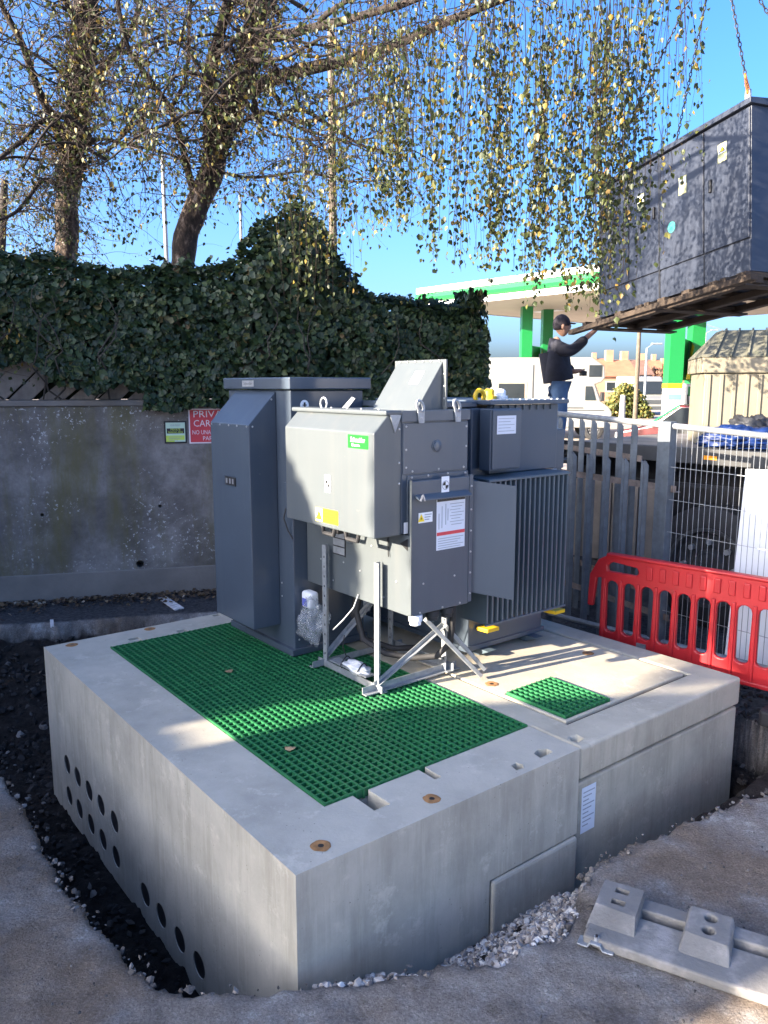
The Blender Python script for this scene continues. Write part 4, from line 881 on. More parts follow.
b1_ = thing('birch_tree', at(66,300,8.6) * 1, 'birch tree with thick dark trunk at far left behind the ivy', 'tree', 'birch trees behind the wall')
b1_.location.z = 0
T1 = limb(b1_, [at(64,385,8.6)-PZ*1.9, at(64,385,8.6), at(66,262,8.6), at(68,200,8.6), at(73,140,8.55), at(82,75,8.5), at(86,0,8.5), at(92,-120,8.5), at(96,-260,8.6)], .125, .105, M['birch'], 'trunk', 12, .03)
trunk_growth(b1_, [p for p in T1 if 3.9 < p.z < 7.5], .11, 1100)
tw = Twigs(); LB = []
for pts, r0, r1 in (([at(75,150,8.55),at(40,95,8.3),at(20,40,8.1),at(0,0,8.0),at(-30,-60,7.9)],.045,.02), ([at(72,175,8.55),at(48,120,8.3),at(25,140,8.1),at(-10,165,8.0)],.035,.02), ([at(68,195,8.55),at(45,180,8.3),at(15,212,8.1),at(-20,225,8.0)],.03,.012),
                     ([at(80,90,8.5),at(110,60,8.3),at(135,20,8.1),at(150,-40,8.0)],.04,.02), ([at(84,40,8.5),at(60,-10,8.2),at(30,-60,8)],.04,.02), ([at(75,150,8.5),at(105,140,8.3),at(150,150,8.2),at(185,160,8.2)],.022,.008),
                     ([at(90,-60,8.5),at(150,-120,7.8),at(230,-150,7.2)],.05,.02), ([at(90,-90,8.5),at(20,-140,7.6),at(-60,-150,7)],.05,.02)):
    LB += limb(b1_, pts, r0, r1, M['limb'])
for _ in range(14):
    x0, y0 = random.uniform(40,130), random.uniform(-10,170); dx = random.choice((-1,1)); Y0 = random.uniform(7.8,8.5)
    LB += limb(b1_, [at(x0,y0,Y0), at(x0+dx*random.uniform(15,40),y0-random.uniform(-10,35),Y0-.2), at(x0+dx*random.uniform(50,90),y0-random.uniform(-30,60),Y0-.4)], random.uniform(.014,.028), .006, M['limb'])[::3]
for p in LB:
    for _ in range(1 + (random.random() < .25)): tw.spray(p, (random.gauss(0,1), random.gauss(-.3,.6), random.gauss(.1,.7)), random.uniform(.4,1.0), .007, 2, .07, .8)
for _ in range(36):
    tw.hang(at(random.uniform(-25,200), random.uniform(-60,60), random.uniform(7.2,8.2)), random.uniform(.5,1.7), .0028, .07, .15, .05, .8)
tw.done(b1_)

b2_ = thing('birch_tree', at(182,300,8.4), 'leaning birch tree with long weeping branches reaching right over the site', 'tree', 'birch trees behind the wall')
b2_.location.z = 0
T2_ = limb(b2_, [at(176,385,8.5)-PZ*1.9, at(176,385,8.5), at(183,262,8.5), at(196,208,8.5), at(214,160,8.45), at(230,112,8.4), at(246,60,8.3), at(258,5,8.2), at(262,-90,8.1), at(262,-240,8.0)], .135, .09, M['birch'], 'trunk', 12, .03)
trunk_growth(b2_, [p for p in T2_ if 4.0 < p.z < 7.5], .10, 950)
tw = Twigs(); LB = []
spec = [([at(212,162,8.45),at(208,100,8.3),at(218,40,8.2),at(232,-20,8.1),at(240,-100,8)],.075,.04),
        ([at(196,205,8.5),at(185,160,8.3),at(172,112,8.1),at(150,82,8.0),at(128,45,7.9),at(118,0,7.8)],.04,.02),
        ([at(172,108,8.1),at(186,75,8.0),at(190,20,7.9),at(192,-30,7.8)],.022,.012),
        ([at(240,95,8.35),at(285,75,8.0),at(340,62,7.6),at(395,45,7.2),at(440,25,6.9),at(475,12,6.7),at(520,-8,6.5)],.065,.022),
        ([at(256,40,8.3),at(300,32,7.9),at(350,18,7.4),at(410,2,7.0),at(460,-15,6.7)],.05,.02),
        ([at(222,140,8.4),at(262,112,8.1),at(300,128,7.9),at(345,140,7.7),at(375,138,7.6)],.022,.008),
        ([at(212,170,8.45),at(250,178,8.2),at(300,172,8.0),at(350,182,7.8),at(384,180,7.7)],.018,.006),
        ([at(290,75,8.0),at(300,110,7.9),at(325,150,7.8),at(345,165,7.7)],.014,.006),
        ([at(262,-60,8.1),at(340,-120,7.4),at(440,-110,6.8),at(540,-75,6.3),at(640,-40,6.1)],.08,.025),
        ([at(262,-110,8.1),at(380,-170,7.0),at(500,-160,6.2),at(610,-120,5.9),at(700,-70,5.9)],.07,.02),
        ([at(262,-40,8.1),at(330,-70,7.2),at(400,-60,6.6),at(470,-50,6.2)],.05,.02),
        ([at(260,-150,8.0),at(200,-190,7),at(140,-180,6.4)],.05,.02)]
for _ in range(16):      # secondary boughs
    x0, y0 = random.uniform(200,330), random.uniform(-10,150); dx = random.choice((-1,1)); Y0 = random.uniform(7.6,8.3)
    spec.append(([at(x0,y0,Y0), at(x0+dx*random.uniform(15,40),y0-random.uniform(-10,35),Y0-.2), at(x0+dx*random.uniform(50,95),y0-random.uniform(-35,60),Y0-.4), at(x0+dx*random.uniform(90,140),y0-random.uniform(-70,60),Y0-.5)], random.uniform(.016,.030), .006))
limbs = [limb(b2_, p, a, b, M['limb']) for p, a, b in spec]
for i, LP in enumerate(limbs):
    for p in LP:
        if p.z < 3.6: continue
        if random.random() < (1 if i < 8 else .3): tw.spray(p, (random.gauss(.1,1), random.gauss(-.3,.6), random.gauss(.0,.6)), random.uniform(.4,.95), .006, 2, .07, .75)
def env(x):      # how far down the curtain of weeping twigs reaches, in the photograph's rows
    k = [(300,240),(340,265),(380,235),(420,235),(455,285),(500,262),(540,300),(575,318),(605,318),(630,285),(655,240),(680,130),(700,70)]
    for (a, y0), (b, y1) in zip(k, k[1:]):
        if a <= x <= b: return y0 + (y1-y0)*(x-a)/(b-a)
    return 200
for _ in range(165):
    x = random.gauss(random.choice((352,372,398,425,438,470,492,506,540,556,585,604,622,648,676)), 8); x = min(max(x,336),692); Y = random.uniform(5.6, 6.9); y0 = random.uniform(-70, 40) if random.random() < .75 else random.uniform(40, 150)
    y1 = env(x) - abs(random.gauss(0, 50)); top_ = at(x, y0, Y); bot = at(x, max(y1, y0+30), Y)
    tw.hang(top_, top_.z-bot.z, .0034, random.choice((.026,.035,.07,.12,.25)), .11, .06, 1.0)
for x in [random.gauss(c, 9) for c in (395,440,490,505,545,575,600,612) for _ in range(7)]:
    Y = random.uniform(5.7, 6.4); top_ = at(x, random.uniform(-40,60), Y); bot = at(x, env(x)*random.uniform(.85,1.02), Y); tw.hang(top_, top_.z-bot.z, .0032, .024, .08, .06, 1.0)
for _ in range(40):
    x = random.gauss(312, 22); Y = random.uniform(6.0, 6.8); top_ = at(x, random.uniform(60,170), Y); bot = at(x, random.uniform(220,330), Y); tw.hang(top_, top_.z-bot.z, .0022, .06, .06, .03, 1.0)
for _ in range(110):
    x = random.uniform(110, 400); Y = random.uniform(6.8, 8.0); top_ = at(x, random.uniform(-40,110), Y); tw.hang(top_, random.uniform(.4,1.3), .0024, .055, .12, .05, 1.0)
# trailing sprays that hang before the lifted enclosure
for x, y1 in ((645,330),(638,300),(652,290),(668,258),(672,230),(660,300),(700,160),(706,165),(712,172),(620,320),(626,270)):
    Y = random.uniform(5.6,5.9); top_ = at(x-4, -30, Y); bot = at(x, y1, Y); tw.hang(top_, top_.z-bot.z, .0022, .035, .03, .0, .9)
tw.done(b2_)

# a paler tree far behind on the left and a low shrub trailing over the wall
b3 = thing('leafy_tree', at(20,300,13.5), 'pale yellow-green tree in the distance at the left edge', 'tree'); b3.location.z = 0
limb(b3, [at(-15,380,13.5)-PZ*2, at(-15,380,13.5), at(0,260,13.5), at(5,180,13.5)], .14, .05, M['limb'], 'trunk')
tw = Twigs()
for _ in range(60): tw.spray(at(random.gauss(15,30), random.uniform(140,300), 13.5+random.gauss(0,.6)), (random.gauss(0,1),random.gauss(0,1),random.gauss(.1,.6)), random.uniform(.5,1.1), .008, 2, .05, 1.6)
tw.done(b3)
sh_ = thing('shrub', WT((-.2,-.1,1.78)), 'light green shrub sprig trailing over the timber boards at far left', 'shrub')
tw = Twigs()
for _ in range(16): tw.spray(WT((random.uniform(-.35,.25), -.25+random.gauss(0,.05), random.uniform(2.15,2.5))), (random.gauss(0,1),random.gauss(-.3,.4),random.gauss(-.3,.4)), random.uniform(.25,.45), .004, 1, .03, 1.5)
tw.done(sh_)
# slender masts and a pole seen between the trunks
def pole(name, x, y0, Y, r, m, label, cat, zt_=None):
    p = at(x, y0, Y); o = MB().tube([(p.x,p.y,-.3),(p.x,p.y,p.z*.5),(p.x,p.y,p.z)], [r, r*.9, r*.75], 12); return tag(o.build(name, m, None, smooth=False, origin=(p.x,p.y,0)), label, cat)
M['mast'] = mat('mast_grey', (.20,.21,.22), .5)
pole('lighting_mast', 162, 150, 24, .07, M['mast'], 'slim white mast rising behind the ivy between the birch trunks', 'mast')
pole('lighting_mast', 240, 195, 30, .06, M['mast'], 'short slim white mast just right of the leaning birch trunk', 'mast')
M['polewood'] = mat('pole_timber', (.10,.08,.06), .9, var=.25, scale=4, streak=((.12,.10,.08),10,.5))
pole('telegraph_pole', 331, 28, 15, .085, M['polewood'], 'tall wooden pole rising behind the ivy mound', 'pole')
# leaf litter along the wall foot
pos, nrm, sz = [], [], []
for _ in range(1500):
    s = random.uniform(-1.2, 2.6); n_ = -.05 - abs(random.gauss(0,.16)); p = WT((s, n_, 0)); pos.append((p.x, p.y, .014+random.uniform(0,.012))); nrm.append((random.gauss(0,.4),random.gauss(0,.4),1)); sz.append(random.uniform(.02,.05))
M['litter'] = leafmat('leaf_litter', [(0,(.03,.022,.016)),(.5,(.085,.055,.035)),(.9,(.18,.12,.06)),(1,(.40,.36,.30))], .1, .9)
off = bpy.data.objects
me = leaf_mesh('leaf_litter', np.array(pos), np.array(nrm), np.array(sz)); o = link('leaf_litter', me, M['litter']); tag(o, 'brown leaf litter along the foot of the retaining wall', 'leaves', kind='stuff')
# ------------------------------------------------------------------ fences on the right
def palisade(o, bearing, n, z0, ztop, spacing, label, posts, rails, grp):
    T = frame(o, bearing); f = thing('palisade_fence', o, label, 'fence', grp)
    w, d = .065, .022
    prof = [(-w/2,0),(-w/2+.006,-d*.5),(-w*.22,-d),(0,-d*.55),(w*.22,-d),(w/2-.006,-d*.5),(w/2,0),(w*.2,-d+.006),(0,-d*.4),(-w*.2,-d+.006)]
    h = ztop - z0; m = MB()
    outer = [(-w/2,0),(-w*.24,-d),(0,-d*.55),(w*.24,-d),(w/2,0)]; k = len(outer)
    tops = [h-.05, h-.012, h-.035, h-.012, h-.05]
    vs = [(x,y,0) for x,y in outer] + [(x,y,t) for (x,y),t in zip(outer,tops)] + [(x,y+.004,0) for x,y in outer] + [(x,y+.004,t) for (x,y),t in zip(outer,tops)]
    fs = [(i,i+1,k+i+1,k+i) for i in range(k-1)] + [(2*k+i+1,2*k+i,3*k+i,3*k+i+1) for i in range(k-1)] + [(k+i,k+i+1,3*k+i+1,3*k+i) for i in range(k-1)] + [(0,k,3*k,2*k),(k-1,3*k-1,4*k-1,2*k-1)]
    m.add(vs, fs); me = m.mesh('pale'); me.materials.append(M['galv_old'])
    for i in range(n):
        q = T((spacing*(i+.5), 0, z0)); place('pale', me, f, q, (0,0,R(90-bearing)))
    for z in rails: MB(T).angle_bar((0,.004,z),(spacing*n,.004,z),.045,.005,side=(0,1,0)).build('rail', M['rust_rail'], f)
    for a, w2, hh in posts:
        MB(T).box((a,-.03,-.3),(a+w2,.03,hh)).build('post', M['galv_old'], f, bevel=.004)
    return f
M['rust_rail'] = mat('rusty_rail', (.16,.13,.115), .8, .2, var=.35, scale=15)
pA = at(560,470,6.30); pB_ = at(658,487,5.35)
bear = math.degrees(math.atan2(pB_.x-pA.x, pB_.y-pA.y)); ln = math.hypot(pB_.x-pA.x, pB_.y-pA.y)
oA = Vector((pA.x - .5*math.sin(R(bear)), pA.y - .5*math.cos(R(bear)), 0))
palisade(oA, bear, 9, .02, 1.40, .19, 'rusted grey steel palisade fence in front, ending at the wide post', [(.5+ln, .11, 1.66)], [1.19, .30], 'palisade fences')
pC = at(556,418,7.0); pD = at(650,414,5.6)
b2b = math.degrees(math.atan2(pD.x-pC.x, pD.y-pC.y)); l2 = math.hypot(pD.x-pC.x, pD.y-pC.y)
palisade(Vector((pC.x,pC.y,0)), b2b, int(l2/.195), .02, 1.645, .195, 'taller palisade fence standing behind the front fence', [], [1.35, .40], 'palisade fences')
# low boarded wall behind the palisade
bw = thing('boarded_wall', at(600,520,6.6), 'low tan boarded wall seen between the palisade pales', 'wall'); bw.location.z = 0
TW = frame(Vector((at(562,500,6.9).x,6.9,0)), 134)
M['tanboard'] = mat('tan_board', (.25,.21,.17), .85, var=.2, scale=5, bump=.2)
for i in range(4): MB(TW).box((.24*i,0,.42),(.24*i+.228,.03,1.10)).build('panel', M['tanboard'], bw, bevel=.005)
MB(TW).box((-.05,.03,0),(.96,.10,.95)).build('backing', M['tarmac'], bw)

# wire mesh panel with tubular top rail
hp, hq = at(556,413.5,5.95), at(790,438.5,4.72)
hf = thing('mesh_fence_panel', (hp.x,hp.y,0), 'galvanised wire mesh fence panel with round top rail behind the red barrier', 'fence')
MB().tube([hp, hq], .021, 12).build('top_rail', M['galv'], hf, smooth=True)
d_ = (hq-hp); lnh = Vector((d_.x,d_.y,0)).length
MB().tube([(hp.x,hp.y,.03),(hp.x,hp.y,hp.z)], .021, 10).build('side_tube', M['galv'], hf, smooth=True); MB().tube([(hq.x,hq.y,.03),(hq.x,hq.y,hq.z)], .021, 10).build('side_tube', M['galv'], hf, smooth=True)
MB().tube([(hp.x,hp.y,.14),(hq.x,hq.y,.14)], .019, 10).build('bottom_rail', M['galv'], hf, smooth=True)
m = MB(); nw = 46; tl_ = 1.0
for i in range(nw):
    t = (i+.5)/nw
    p = hp + d_*t; q_ = p - CAMP
    if 384 + FPX*q_.x/q_.dot(FW) < 670: continue
    tl_ = min(t, tl_); m.tube([(p.x-.006,p.y-.012,.14),(p.x-.006,p.y-.012,p.z)], .0021, 4, cap=False)
for z in (.35,.62,.90,1.12,1.34):
    p = hp + d_*tl_; m.tube([(p.x-.006,p.y-.016,z+.02),(hq.x-.006,hq.y-.016,z-.01)], .0021, 4, cap=False)
o = m.build('wire_mesh', M['galv'], hf); o['kind'] = 'stuff'
# white sheet board fixed to the mesh
wt, wbm = at(746,469,4.98), at(731,600,5.0)
bd = thing('white_board', (wbm.x,wbm.y,0), 'plain white board leaning on the mesh fence at the right edge', 'board')
e_ = Vector((d_.x,d_.y,0)).normalized(); dn = Vector((wbm.x-wt.x, wbm.y-wt.y, wbm.z-wt.z)); dn = dn*(1.42/abs(dn.z)) if dn.z else dn
nn = Vector((-e_.y, e_.x, 0)); nn = nn if nn.y < 0 else -nn
w_ = Vector((.70,-.22,0))
c8 = [wt, wt+w_, wt+w_+dn, wt+dn]; MB().hexa([p + nn*0 for p in c8] + [p + Vector((.004,.012,0)) for p in c8]).build('sheet', M['white'], bd)

# ------------------------------------------------------------------ red plastic barrier
bR = onz(768,690,.16); BB = 134.4
TB = frame(bR, BB)
rb = thing('plastic_barrier', (bR.x,bR.y,0), 'red plastic pedestrian barrier with arched openings beside the plinth', 'barrier')
x0b, x1b, htop = -1.165, .80, .645
outer = [(x0b+.10,.0),(x1b,.0),(x1b,htop),(x0b+.13,htop),(x0b+.06,htop-.04),(x0b+.0,htop-.15),(x0b-.01,.28),(x0b+.03,.28),(x0b+.05,htop-.17),(x0b+.085,htop-.16),(x0b+.085,.06)]
holes = []
def slot(xc, w, z0, z1, k=6):
    r = w/2; pts = [(xc + r*math.cos(math.pi*i/k), z1-r+r*math.sin(math.pi*i/k)) for i in range(k+1)] + [(xc + r*.9*math.cos(math.pi+math.pi*i/k), z0+r*.6+r*.6*math.sin(math.pi+math.pi*i/k)) for i in range(k+1)]
    return pts
nsl = 15; pit = (x1b - x0b - .16)/nsl
for i in range(nsl): holes.append(slot(x0b+.105+pit*(i+.5), pit*.70, .125, htop-.17))
holes.append([(x0b+.13,htop-.11),(x0b+.33,htop-.11),(x0b+.345,htop-.085),(x0b+.33,htop-.06),(x0b+.16,htop-.045),(x0b+.125,htop-.075)])
MB(TB).plate(outer, holes, -.016, .016, 1).build('panel', M['redplastic'], rb, bevel=.008, seg=2)
MB(TB).box((x0b+.12,-.030,htop-.012),(x1b,.030,htop+.012)).build('top_lip', M['redplastic'], rb, bevel=.010, seg=3)
MB(TB).box((x0b+.12,-.028,.0),(x1b,.028,.03)).build('bottom_lip', M['redplastic'], rb, bevel=.008)
for i in range(nsl+1):
    xx = x0b+.105+pit*i; MB(TB).box((xx-pit*.10,-.026,.02),(xx+pit*.10,.026,htop-.16)).build('upright', M['redplastic'], rb, bevel=.006)
for i in range(int((x1b-x0b-.42)/.085)): MB(TB).box((x0b+.40+.085*i,-.027,htop-.125),(x0b+.44+.085*i,-.014,htop-.035)).build('rib', M['redplastic'], rb, bevel=.008)
MB(TB).box((x0b+.36,-.030,.05),(x0b+.42,-.016,.10)).build('reflector', M['galv'], rb)
MB(TB).box((.02,-.20,-.15),(.30,.20,-.05)).build('foot', M['rubber'], rb, bevel=.02); MB(TB).box((.14,-.05,-.06),(.20,.05,.04)).build('foot_stub', M['rubber'], rb)
MB(TB).box((-1.0,-.20,-.15),(-.72,.20,-.05)).build('foot', M['rubber'], rb, bevel=.02); MB(TB).box((-.88,-.05,-.06),(-.82,.05,.04)).build('foot_stub', M['rubber'], rb)

# ------------------------------------------------------------------ grey fence foot block in the foreground
q0, q1 = onz(584,945,0), onz(768,1008,0)
fbear = math.degrees(math.atan2(q1.x-q0.x, q1.y-q0.y))
TF = frame(q0, fbear)
fb = thing('fence_foot_block', (q0.x,q0.y,0), 'grey moulded fence foot block with slotted raised pads in the foreground', 'fence foot')
Wd, LN = .275, .80
bs = MB(TF).prism([(0,.0),(Wd*.62,.0),(Wd*.62,.050),(0,.036)],0,-.005,LN).build('base', M['plastic_grey'], fb, bevel=.008)
MB(TF).prism([(Wd*.62,.0),(Wd*.74,.0),(Wd*.74,.016),(Wd*.62,.016)],0,.0,LN).build('channel', M['plastic_grey'], fb)
MB(TF).prism([(Wd*.74,.0),(Wd,.0),(Wd*.985,.060),(Wd*.74,.060)],0,.0,LN).build('rear_rail', M['plastic_grey'], fb, bevel=.006)
for a, shp in ((.0,'r'),(.30,'o'),(.60,'r')):
    pdm = MB(TF).hexa([(a-.01,.05,.03),(a+.155,.05,.03),(a+.155,Wd-.002,.03),(a-.01,Wd-.002,.03),(a+.003,.13,.080),(a+.143,.12,.080),(a+.143,Wd-.004,.088),(a+.003,Wd-.004,.088)]).build('raised_pad', M['plastic_grey'], fb)
    cc = []
    for yy in (.168,.232):
        if shp == 'r': cc.append(MB(TF).box((a+.050,yy-.014,.045),(a+.098,yy+.014,.2)))
        else: cc.append(MB(TF).tube([(a+.074,yy,.045),(a+.074,yy,.2)],.020,14))
    boolcut(pdm, cc)
    mm = pdm.modifiers.new('bevel','BEVEL'); mm.width = .006; mm.segments = 2; mm.limit_method = 'ANGLE'; mm.angle_limit = R(45)
# galvanised clamp lying at its end
c0, c1 = onz(580,938,0), onz(616,950,0); _f = frame((0,0,0), fbear); c0 = c0 - _f((0,.045,0)) ; c1 = c1 - _f((0,.045,0)); TC = frame(c0, math.degrees(math.atan2(c1.x-c0.x, c1.y-c0.y)))
clp = thing('fence_clamp', c0, 'shiny galvanised fence clamp lying at the end of the grey block', 'clamp')
cw = (c1-c0).length
MB(TC).prism([(0,.006),(cw*.30,.006),(cw*.38,.022),(cw*.62,.022),(cw*.70,.006),(cw,.006),(cw,.012),(cw*.72,.012),(cw*.64,.028),(cw*.36,.028),(cw*.28,.012),(0,.012)],1,0,.048).build('clamp_plate', M['galv'], clp, bevel=.002)
MB(TC).cyl((cw*.5,.024,.02),(cw*.5,.024,.042),.010,6).build('clamp_bolt', M['zinc'], clp); MB(TC).cyl((cw*.5,.024,.042),(cw*.5,.024,.048),.005,8).build('clamp_thread', M['black'], clp)

# ------------------------------------------------------------------ flatbed lorry behind the fence
lr = thing('flatbed_lorry', Vector((3.4,6.9,0)), 'flatbed lorry bed with dark underside parked behind the mesh fence', 'lorry')
e0, e1 = Vector((2.27,6.19,0)), Vector((2.76,5.66,0)); lbear = math.degrees(math.atan2((e1-e0).x,(e1-e0).y))
TL = frame(e0 - (e1-e0).normalized()*1.25, lbear)      # a along the near side towards the camera's right, b away
M['chassis'] = mat('dark_chassis', (.018,.018,.02), .7, var=.4, scale=6); M['bedrail'] = mat('lorry_side_rail', (.045,.047,.05), .7, .2, var=.2, scale=4)
M['bedfloor'] = mat('lorry_floor', (.20,.18,.16), .85, var=.3, scale=3)
MB(TL).box((0,0,1.30),(6.4,.06,1.42)).build('side_rail', M['bedrail'], lr, bevel=.006); MB(TL).box((0,2.34,1.30),(6.4,2.4,1.42)).build('side_rail', M['bedrail'], lr, bevel=.006)
MB(TL).box((0,.06,1.33),(6.4,2.34,1.38)).build('bed_floor', M['bedfloor'], lr)
for b in (.75,1.6): MB(TL).box((.1,b,.86),(6.6,b+.09,1.325)).build('chassis_beam', M['chassis'], lr)
for i in range(8): MB(TL).box((.3+.8*i,.07,1.20),(.36+.8*i,2.33,1.325)).build('cross_member', M['chassis'], lr)
MB(TL).box((.1,.40,.16),(6.3,.46,1.29)).build('underside_shade_sheet', M['chassis'], lr)  # black sheet added for the deep shade under the bed
MB(TL).box((0,-.02,1.12),(6.4,.0,1.15)).build('rub_rail', M['chassis'], lr)
M['rimsteel'] = mat('dark_rim', (.07,.072,.076), .5, .5, var=.2)
def wheel(par, T, a, b, z, r, w, nm='wheel'):
    c = T((a,b,z)); ax = T((0,1,0)) - T((0,0,0))
    ty = MB().lathe(c, ax, [(-w/2,r*.66),(-w/2,r*.92),(-w*.4,r),(w*.4,r),(w/2,r*.92),(w/2,r*.66),(-w*.3,r*.64),(-w/2,r*.66)],32,cap=False).build(nm, M['rubber'], par, auto=40)
    rm = MB().lathe(c, ax, [(w*.2,r*.60),(-w*.46,r*.655),(-w*.53,r*.66),(-w*.53,r*.60),(-w*.30,r*.56),(-w*.25,r*.3),(-w*.42,r*.24),(-w*.42,r*.02)],32).build('rim', M['rimsteel'], ty, auto=30)
    for i in range(8):
        t = 2*math.pi*i/8; p = T((a+r*.42*math.cos(t), b-w*.30, z+r*.42*math.sin(t))); MB().lathe(p, -ax, [(0,r*.05),(r*.08,r*.05)],6).build('wheel_nut', M['zinc'], rm)
    return ty
pw = at(697,572,5.9)
sA = (pw - TL((0,0,0))).dot((e1-e0).normalized())
wheel(lr, TL, sA, .18, .49, .48, .26); wheel(lr, TL, sA, 2.2, .49, .48, .26); wheel(lr, TL, sA+3.4, .18, .49, .48, .26); wheel(lr, TL, sA+3.4, 2.2, .49, .48, .26)
MB(TL).box((sA+1.0,.12,.35),(sA+1.8,.38,.95)).build('tool_box', M['chassis'], lr, bevel=.01)
MB(TL).box((sA-.05,-.004,1.34),(sA+.05,-.001,1.37)).build('reflector', M['orange'], lr)
MB(TL).box((6.6,.1,.55),(8.3,2.3,2.9)).build('cab', M['white'], lr, bevel=.12, seg=3); MB(TL).box((6.57,.3,1.8),(6.6,2.1,2.5)).build('cab_window', M['black'], lr)

# pale ribbed kiosk carried on the lorry
kb = thing('ribbed_kiosk', TL((3.2,1.0,1.38)), 'cream ribbed kiosk with hipped mossy roof standing on the lorry bed', 'kiosk')
M['cream'] = mat('aged_cream_grp', (.185,.165,.12), .7, var=.12, scale=2.5, streak=((.12,.11,.075),10,.4)); M['mossroof'] = mat('mossy_roof', (.10,.10,.075), .85, c2=(.15,.145,.11), scale=4, streak=((.07,.08,.045),8,.5))
k0 = at(700,450,6.75); k0.z = 1.38; TK = frame(k0, 104)
KW, KD, KH = 1.7, .88, .72
MB(TK).box((0,0,0),(KW,KD,KH-.10)).build('walls', M['cream'], kb, bevel=.01)
for i in range(17): MB(TK).box((.02+.10*i,-.014,0),(.05+.10*i,-.001,KH-.11)).build('rib', M['cream'], kb, bevel=.004)
MB(TK).box((-.03,-.03,KH-.10),(KW+.03,KD+.03,KH+.03)).build('eaves_band', M['cream'], kb, bevel=.01)
rf = MB(TK).hexa([(-.04,-.04,KH+.03),(KW+.04,-.04,KH+.03),(KW+.04,KD+.04,KH+.03),(-.04,KD+.04,KH+.03),(.15,.32,KH+.27),(KW-.15,.32,KH+.27),(KW-.15,KD-.32,KH+.27),(.15,KD-.32,KH+.27)]).build('roof', M['mossroof'], kb, bevel=.01)
for i in range(13):
    t = .06 + .13*i; MB(TK).bar((t,-.04,KH+.042),(.15+(KW-.3)*(t/KW),.32,KH+.282),.015,.015).build('roof_rib', M['mossroof'], rf)
# blue tarpaulin and dark sheet bundles on the bed edge
def bundle(name, c, r, seed, m, label):
    mm = MB(); mm.ball((0,0,0),(1,1,1),56,34); vs = []
    for p in mm.v:
        v = Vector(p); k = 1 + .30*noise.noise(v*1.5+Vector((seed,0,0))) + .30*(.5-abs(noise.noise(Vector((v.x*2.2,v.y*2.2,v.z*5))+Vector((0,seed,0))))*2) + .14*(.5-abs(noise.noise(v*6))*2)
        z = v.z*k; z = max(z, -.62); vs.append(tuple(Vector(c) + Vector((v.x*r[0]*k, v.y*r[1]*k, (z+.62)*r[2]))))
    mm.v = vs; return tag(mm.build(name, m, None, smooth=True, origin=c), label, name.split('_')[-1])
M['tarp'] = mat('blue_tarpaulin', (.005,.020,.095), .45, var=.3, scale=8, bump=.4, bscale=14); M['blacksheet'] = mat('black_sheeting', (.02,.022,.028), .45, var=.3, scale=8, bump=.4, bscale=14)
p = at(745,455,6.0); bundle('blue_tarpaulin', (p.x,p.y+.07,1.425), (.28,.17,.105), 2, M['tarp'], 'crumpled blue tarpaulin bundled on the edge of the lorry bed')
p = at(772,430,6.2); bundle('black_tarpaulin', (p.x,p.y+.30,1.385), (.26,.16,.16), 5, M['blacksheet'], 'crumpled black sheeting heaped behind the blue tarpaulin'); 

# ------------------------------------------------------------------ enclosure hanging from the crane
def Rm(y, p, r):
    return Matrix.Rotation(y,3,'Z') @ Matrix.Rotation(p,3,'Y') @ Matrix.Rotation(r,3,'X')
BX = Vector((3.2754,7.3,2.8907)); BM = Rm(1.91892,.108206,.0166975); TX = mframe(BX, BM)   # a along the doors, -b to the right, c up
bx = thing('hanging_enclosure', TX((1.13,-.45,0)), 'dark blue-grey steel enclosure with doors hanging from crane chains', 'enclosure')
LBX, HB, DB = 2.261, 1.525, .95; K = M['boxpaint']
MB(TX).box((0,-DB,.02),(LBX,-.012,HB-.05)).build('body', K, bx, bevel=.004)
MB(TX).prism([(.03,HB-.05),(-DB-.03,HB-.05),(-DB-.03,HB),(-DB/2,HB+.035),(.03,HB)],0,-.03,LBX+.03).build('roof', K, bx, bevel=.004)
MB(TX).box((0,-.012,.02),(LBX,.0,.30)).build('plinth_panel', K, bx, bevel=.003)
cuts = [0,.57,1.21,1.71,2.261]
for i in range(4):
    a, b = cuts[i]+.008, cuts[i+1]-.008
    d = MB(TX).box((a,-.012,.318),(b,.006,HB-.07)).build('door', K, bx, bevel=.004)
    if i in (0, 2): MB(TX).box((b-.10 if i == 0 else a+.05,.006,.86),(b-.07 if i == 0 else a+.08,.028,.98)).build('door_handle', M['black'], d, bevel=.006)
MB(TX).box((.565,-.012,.02),(.575,.004,.30)).build('plinth_joint', M['black'], bx); MB(TX).box((1.20,-.012,.02),(1.22,.006,HB-.06)).build('door_gap', M['black'], bx)
M['palelabel'] = mat('faded_label', (.42,.42,.22), .6, var=.1)
def boxT(a, z): return lambda p: TX((a - p[0], .007 + p[2], z + p[1]))
for a, z in ((.33,1.18),(.86,1.06),(1.50,1.10)):
    w = MB(boxT(a,z)).box((-.055,-.085,0),(.055,.085,.0015)).build('warning_label', M['palelabel'], bx)
    MB(boxT(a,z)).box((-.048,-.005,.0015),(.048,.075,.0025)).build('pictogram_field', M['white'], w); MB(boxT(a,z)).add([(-.035,.005,.003),(.035,.005,.003),(0,.065,.003)],[(0,1,2)]).build('triangle', M['black'], w)
    MB(boxT(a,z)).add([(-.024,.010,.0038),(.024,.010,.0038),(0,.053,.0038)],[(0,1,2)]).build('triangle', M['yellow_print'], w)
MB().lathe(TX((1.02,.007,.70)), BM @ Vector((0,1,0)), [(0,.055),(.002,.055)],20).build('round_label', mat('teal_print', (.05,.30,.28), .5), bx)
for z in (.3,.75,1.2): place('bolt', BOLT, bx, TX((-.001,-.25,z)), (BM @ Vector((-1,0,0))).to_track_quat('Z','Y').to_euler())
